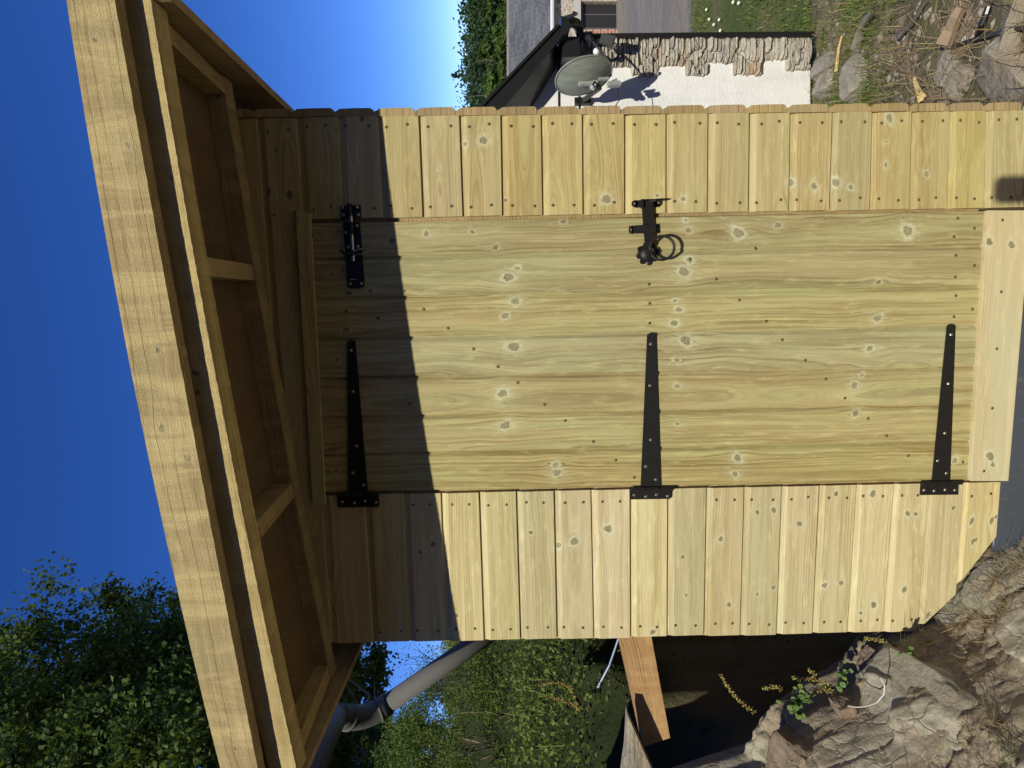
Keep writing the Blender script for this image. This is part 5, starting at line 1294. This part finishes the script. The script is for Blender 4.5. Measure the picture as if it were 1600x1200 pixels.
stick([(1478, 72), (1488, 50), (1497, 30), (1506, 14)], .022, 'wood_offcut', 'squared timber offcut with a pale sawn end beside the hose', 'offcut', plain('offcut', (.30, .22, .15), .85, 0, .25, 25, .3), .03, .03)
stick([(1402, 62), (1430, 30), (1450, 0)], .006, 'twig', 'bare brown stem crossing the dry grass', 'twig', M_OLD)
# dead stems
rs = np.random.default_rng(77); mb = MB()
for k in range(60):
    px, py = rs.uniform(1380, 1540), rs.uniform(-5, 165); p = onground(px, py, .01); a = rs.uniform(-.6, 1.6); L = rs.uniform(.08, .34)
    q = p+np.array((math.cos(a)*L*.7, math.sin(a)*L, rs.uniform(-.02, .05))); q[2] = max(q[2], float(hgt(q[0], q[1]))+.01); mm = (p+q)/2+np.array((rs.normal(0, .02), 0, rs.uniform(.0, .05)))
    m2 = (p+mm)/2+rs.normal(0, .008, 3)
    tube(mb, [p, m2, mm, (mm+q)/2+rs.normal(0, .012, 3), q], [.0014, .0013, .0012, .001, .0005], 4)
tag(mb.build('dead_stems', plain('dead_stem', (.30, .21, .13), .85, 0, .35, 20)), 'tangle of dead brown stems on the soil to the right', None, None, 'stuff')
# ---- stonecrop spikes and weeds on the outcrop
def stonecrop(pts, Y, label, dens=1., R=.0075):
    P = [Vector(at(x, y, Y)) for x, y in pts]; root = empty('stonecrop', tuple(P[0]), label, 'plant', 'yellow stonecrop plants by the trench')
    mb = MB(); tube(mb, P, [.0022]*(len(P)-1)+[.0008], 5); mb.build('stem', plain('stem_red', (.22, .11, .05), .7), root)
    rs = np.random.default_rng(int(pts[0][0])); C = []
    for i in range(len(P)-1):
        n = int((P[i+1]-P[i]).length/.0030*dens)
        for k in range(n):
            t = k/max(1, n); c_ = P[i].lerp(P[i+1], t); a = k*2.4; d = (P[i+1]-P[i]).normalized(); e = d.orthogonal().normalized(); f_ = d.cross(e)
            u = (i+t)/(len(P)-1); C.append(tuple(c_+(e*math.cos(a)+f_*math.sin(a))*R*(1-.6*u)))
    C = np.array(C); lm = MB(); rs2 = rs
    for c_ in C:
        r = .0026*rs.uniform(.8, 1.3); dome(lm, c_, r, rs.normal(size=3), r*1.8, 5, 0, 2)
    for a in range(len(lm.a1)): lm.a1[a][:, 0] = rs.random()
    lm.build('leaves', M_SEDUM, root)
stonecrop([(905, 1110), (893, 1078), (880, 1068), (862, 1066), (841, 1072)], .35, 'upper yellow stonecrop spike against the dark trench', .8)
stonecrop([(908, 1108), (895, 1100), (880, 1095), (862, 1090), (845, 1084)], .33, 'lower yellow stonecrop spike against the dark trench', .8)
stonecrop([(1180, 1113), (1165, 1103), (1150, 1090), (1135, 1070), (1125, 1053)], .0, 'long lone stonecrop spike leaning over the trench', 1)
stonecrop([(1300, 1080), (1285, 1066), (1268, 1060), (1252, 1062), (1237, 1059)], -.05, 'thick stonecrop spike above the round leaved weed', 1.1)
stonecrop([(1305, 1085), (1288, 1076), (1275, 1080), (1270, 1088)], -.06, 'short curling stonecrop spike under the thick one', 1.1)
stonecrop([(1222, 1078), (1210, 1072), (1190, 1076)], -.02, 'small stonecrop spike left of the weed leaves', 1.2)
stonecrop([(1400, 1010), (1385, 1004), (1370, 1000), (1350, 997)], -.02, 'stonecrop spike close to the bottom corner of the wall', 1.3)
stonecrop([(1275, 1056), (1268, 1050), (1262, 1045)], -.05, 'tiny stonecrop tip above the thick spike', 1.2)
def weed(px, py, Y, n, spread, ls, seed, label, cat='weed'):
    rs = np.random.default_rng(seed); c0 = Vector(at(px, py, Y)); root = empty('weed', tuple(c0), label, cat, 'small weeds on the rocks')
    sm = MB(); lm = MB()
    for k in range(n):
        d = Vector((rs.normal(0, 1)*spread, -abs(rs.normal(0, .5))*spread, rs.normal(.1, .8)*spread)); p = c0+d
        tube(sm, [c0+Vector((0, .03, -.03)), c0.lerp(p, .6)+Vector((0, 0, .01)), p], .0009, 4)
        nn = Vector((rs.normal(0, .4), -1, .8+rs.normal(0, .3))).normalized(); e = nn.orthogonal().normalized(); f_ = nn.cross(e); r = ls*rs.uniform(.6, 1.25)
        V = [tuple(p-nn*r*.12)]+[tuple(p+(e*math.cos(a)+f_*math.sin(a))*r*(1+.07*math.sin(5*a))+nn*r*.06*math.sin(3*a)) for a in np.linspace(0, 2*math.pi, 14)[:-1]]
        lm.add(V, [(0, i+1, (i+1) % 13+1) for i in range(13)], 0, [(rs.random(), 0, 0)]*14)
    sm.build('stem', M_WEED, root); lm.build('leaves', M_WEED, root)
weed(1243, 1098, -.07, 34, .030, .0085, 1, 'round leaved green weed growing in the rock crevice')
weed(1316, 1056, -.06, 12, .020, .0075, 2, 'smaller round leaved weed near the reddish stone')
weed(1420, 1020, -.10, 6, .012, .0075, 3, 'single green seedling by the wall corner')
mb = MB(); cpt = [(1376, 1060), (1382, 1070), (1381, 1085), (1370, 1098), (1352, 1104), (1338, 1105), (1325, 1103)]
tube(mb, [at(x, y, -.17) for x, y in cpt], .0018, 6); tag(mb.build('plastic_hoop', plain('white_plastic', (.62, .60, .55), .5)), 'thin white plastic hoop curled on the stones', 'hoop')
mb = MB(); prism(mb, [hit(x, y)+np.array((0, -.004, .006)) for x, y in ((1577, 1003), (1592, 1003), (1593, 1020), (1578, 1022))], (0, -.001, .0015)); tag(mb.build('paper_scrap', plain('paper', (.8, .8, .8), .8)), 'larger white scrap of paper on the rocks', 'litter')
mb = MB(); prism(mb, [hit(x, y)+np.array((0, -.004, .006)) for x, y in ((1577, 1038), (1587, 1041), (1586, 1047), (1577, 1046))], (0, -.001, .0015)); tag(mb.build('paper_scrap', plain('paper_small', (.8, .8, .8), .8)), 'smaller white scrap of paper on the rocks', 'litter')
# hart's-tongue / dry sprigs growing out of the rock in front of the wall corner
gm2 = MB(); rs = np.random.default_rng(5)
for (px, py, Y, n, L) in ((1440, 985, -.03, 9, .07), (1455, 1005, -.12, 26, .09), (1490, 985, -.16, 26, .08), (1540, 960, -.2, 18, .06), (1570, 1130, -.4, 40, .10), (1530, 1150, -.4, 30, .08), (1430, 1025, -.1, 22, .10), (1590, 1180, -.45, 40, .09)):
    p = hit(px, py); B_0 = p+np.stack([rs.normal(0, .012, n), rs.normal(0, .012, n), np.zeros(n)], 1)
    blades(gm2, B_0, L, rs, 1.3, .0009, int(rs.random() < .6), (-.2, -.25, 0))
tag(gm2.build('rock_grass', [M_DRY, M_GRASSL]), 'wispy dry grass growing between the rocks', None, None, 'stuff')

# ---- the telephone the picture was taken with: its shadow falls low on the wall
ph = empty('mobile_phone', (.118, -1.762, 1.56), 'black mobile phone held up in front of the shed', 'phone')
mb = MB(); bm = bmesh.new(); bmesh.ops.create_cube(bm, size=1)
for v in bm.verts: v.co = Vector((v.co.x*.078, v.co.y*.008, v.co.z*.155))
bmesh.ops.bevel(bm, geom=[e for e in bm.edges if abs((e.verts[0].co-e.verts[1].co).normalized().y) > .9], offset=.011, segments=5, affect='EDGES')
me = bpy.data.meshes.new('body'); bm.to_mesh(me); bm.free()
for v in me.vertices: v.co = v.co+Vector((.118, -1.752, 1.56))
link('body', me, M_BLACK, ph)
mb = MB(); box(mb, (.084, -1.7575, 1.49), (.152, -1.7562, 1.63)); mb.build('screen', plain('dark_glass', (.01, .01, .012), .08), ph)
mb = MB(); tube(mb, [(.1215, -1.748, 1.574+.0), (.1215, -1.7445, 1.574)], .008, 16); mb.build('lens', M_BLACK, ph)

# ---- unseen wall of foliage added behind the camera to deepen the eave shade
hd = empty('shade_hedge', (0, -8, 0), 'tall dark evergreen foliage added behind the camera to deepen the eave shade', 'shade_hedge')
mb = MB(); pth = [(-11, 1.5), (-11, -3), (-9.5, -7), (-5, -8.6), (0, -8.9), (5, -8.6), (9.5, -7), (11, -3)]
PT = np.array(pth, float); seg = np.linspace(0, len(PT)-1, 90); PX_ = np.interp(seg, range(len(PT)), PT[:, 0]); PY_ = np.interp(seg, range(len(PT)), PT[:, 1])
prof = [(1.0, 0), (1.15, 1.2), (1.1, 3), (.9, 4.6), (.5, 5.5), (0, 5.8), (-.5, 5.5), (-.9, 4.6), (-1.1, 3), (-1.0, 0)]
V = []
for i in range(90):
    r = math.hypot(PX_[i], PY_[i]); ux, uy = PX_[i]/r, PY_[i]/r; g0 = float(hgt(PX_[i], PY_[i])) if PX_[i] < 0 else -.3
    g0 = min(g0, .3)
    for (o_, z) in prof:
        w_ = o_+.2*math.sin(i*1.7+z*2)+.15*math.sin(i*.6+z*5); V.append((PX_[i]-ux*w_, PY_[i]-uy*w_, g0-.2+z*(1+.03*math.sin(i*.9))))
n = len(prof); F_ = [(i*n+j, (i+1)*n+j, (i+1)*n+j+1, i*n+j+1) for i in range(89) for j in range(n-1)]
mb.add(V, F_); mb.build('stem_mass', M_BARK, hd)
mb = MB(); rs = np.random.default_rng(4); Va = np.array(V); C = np.repeat(Va, 22, 0)+rs.normal(0, .28, (len(Va)*22, 3)); leaves(mb, C, .22, rs); mb.build('foliage', M_LEAFD, hd)
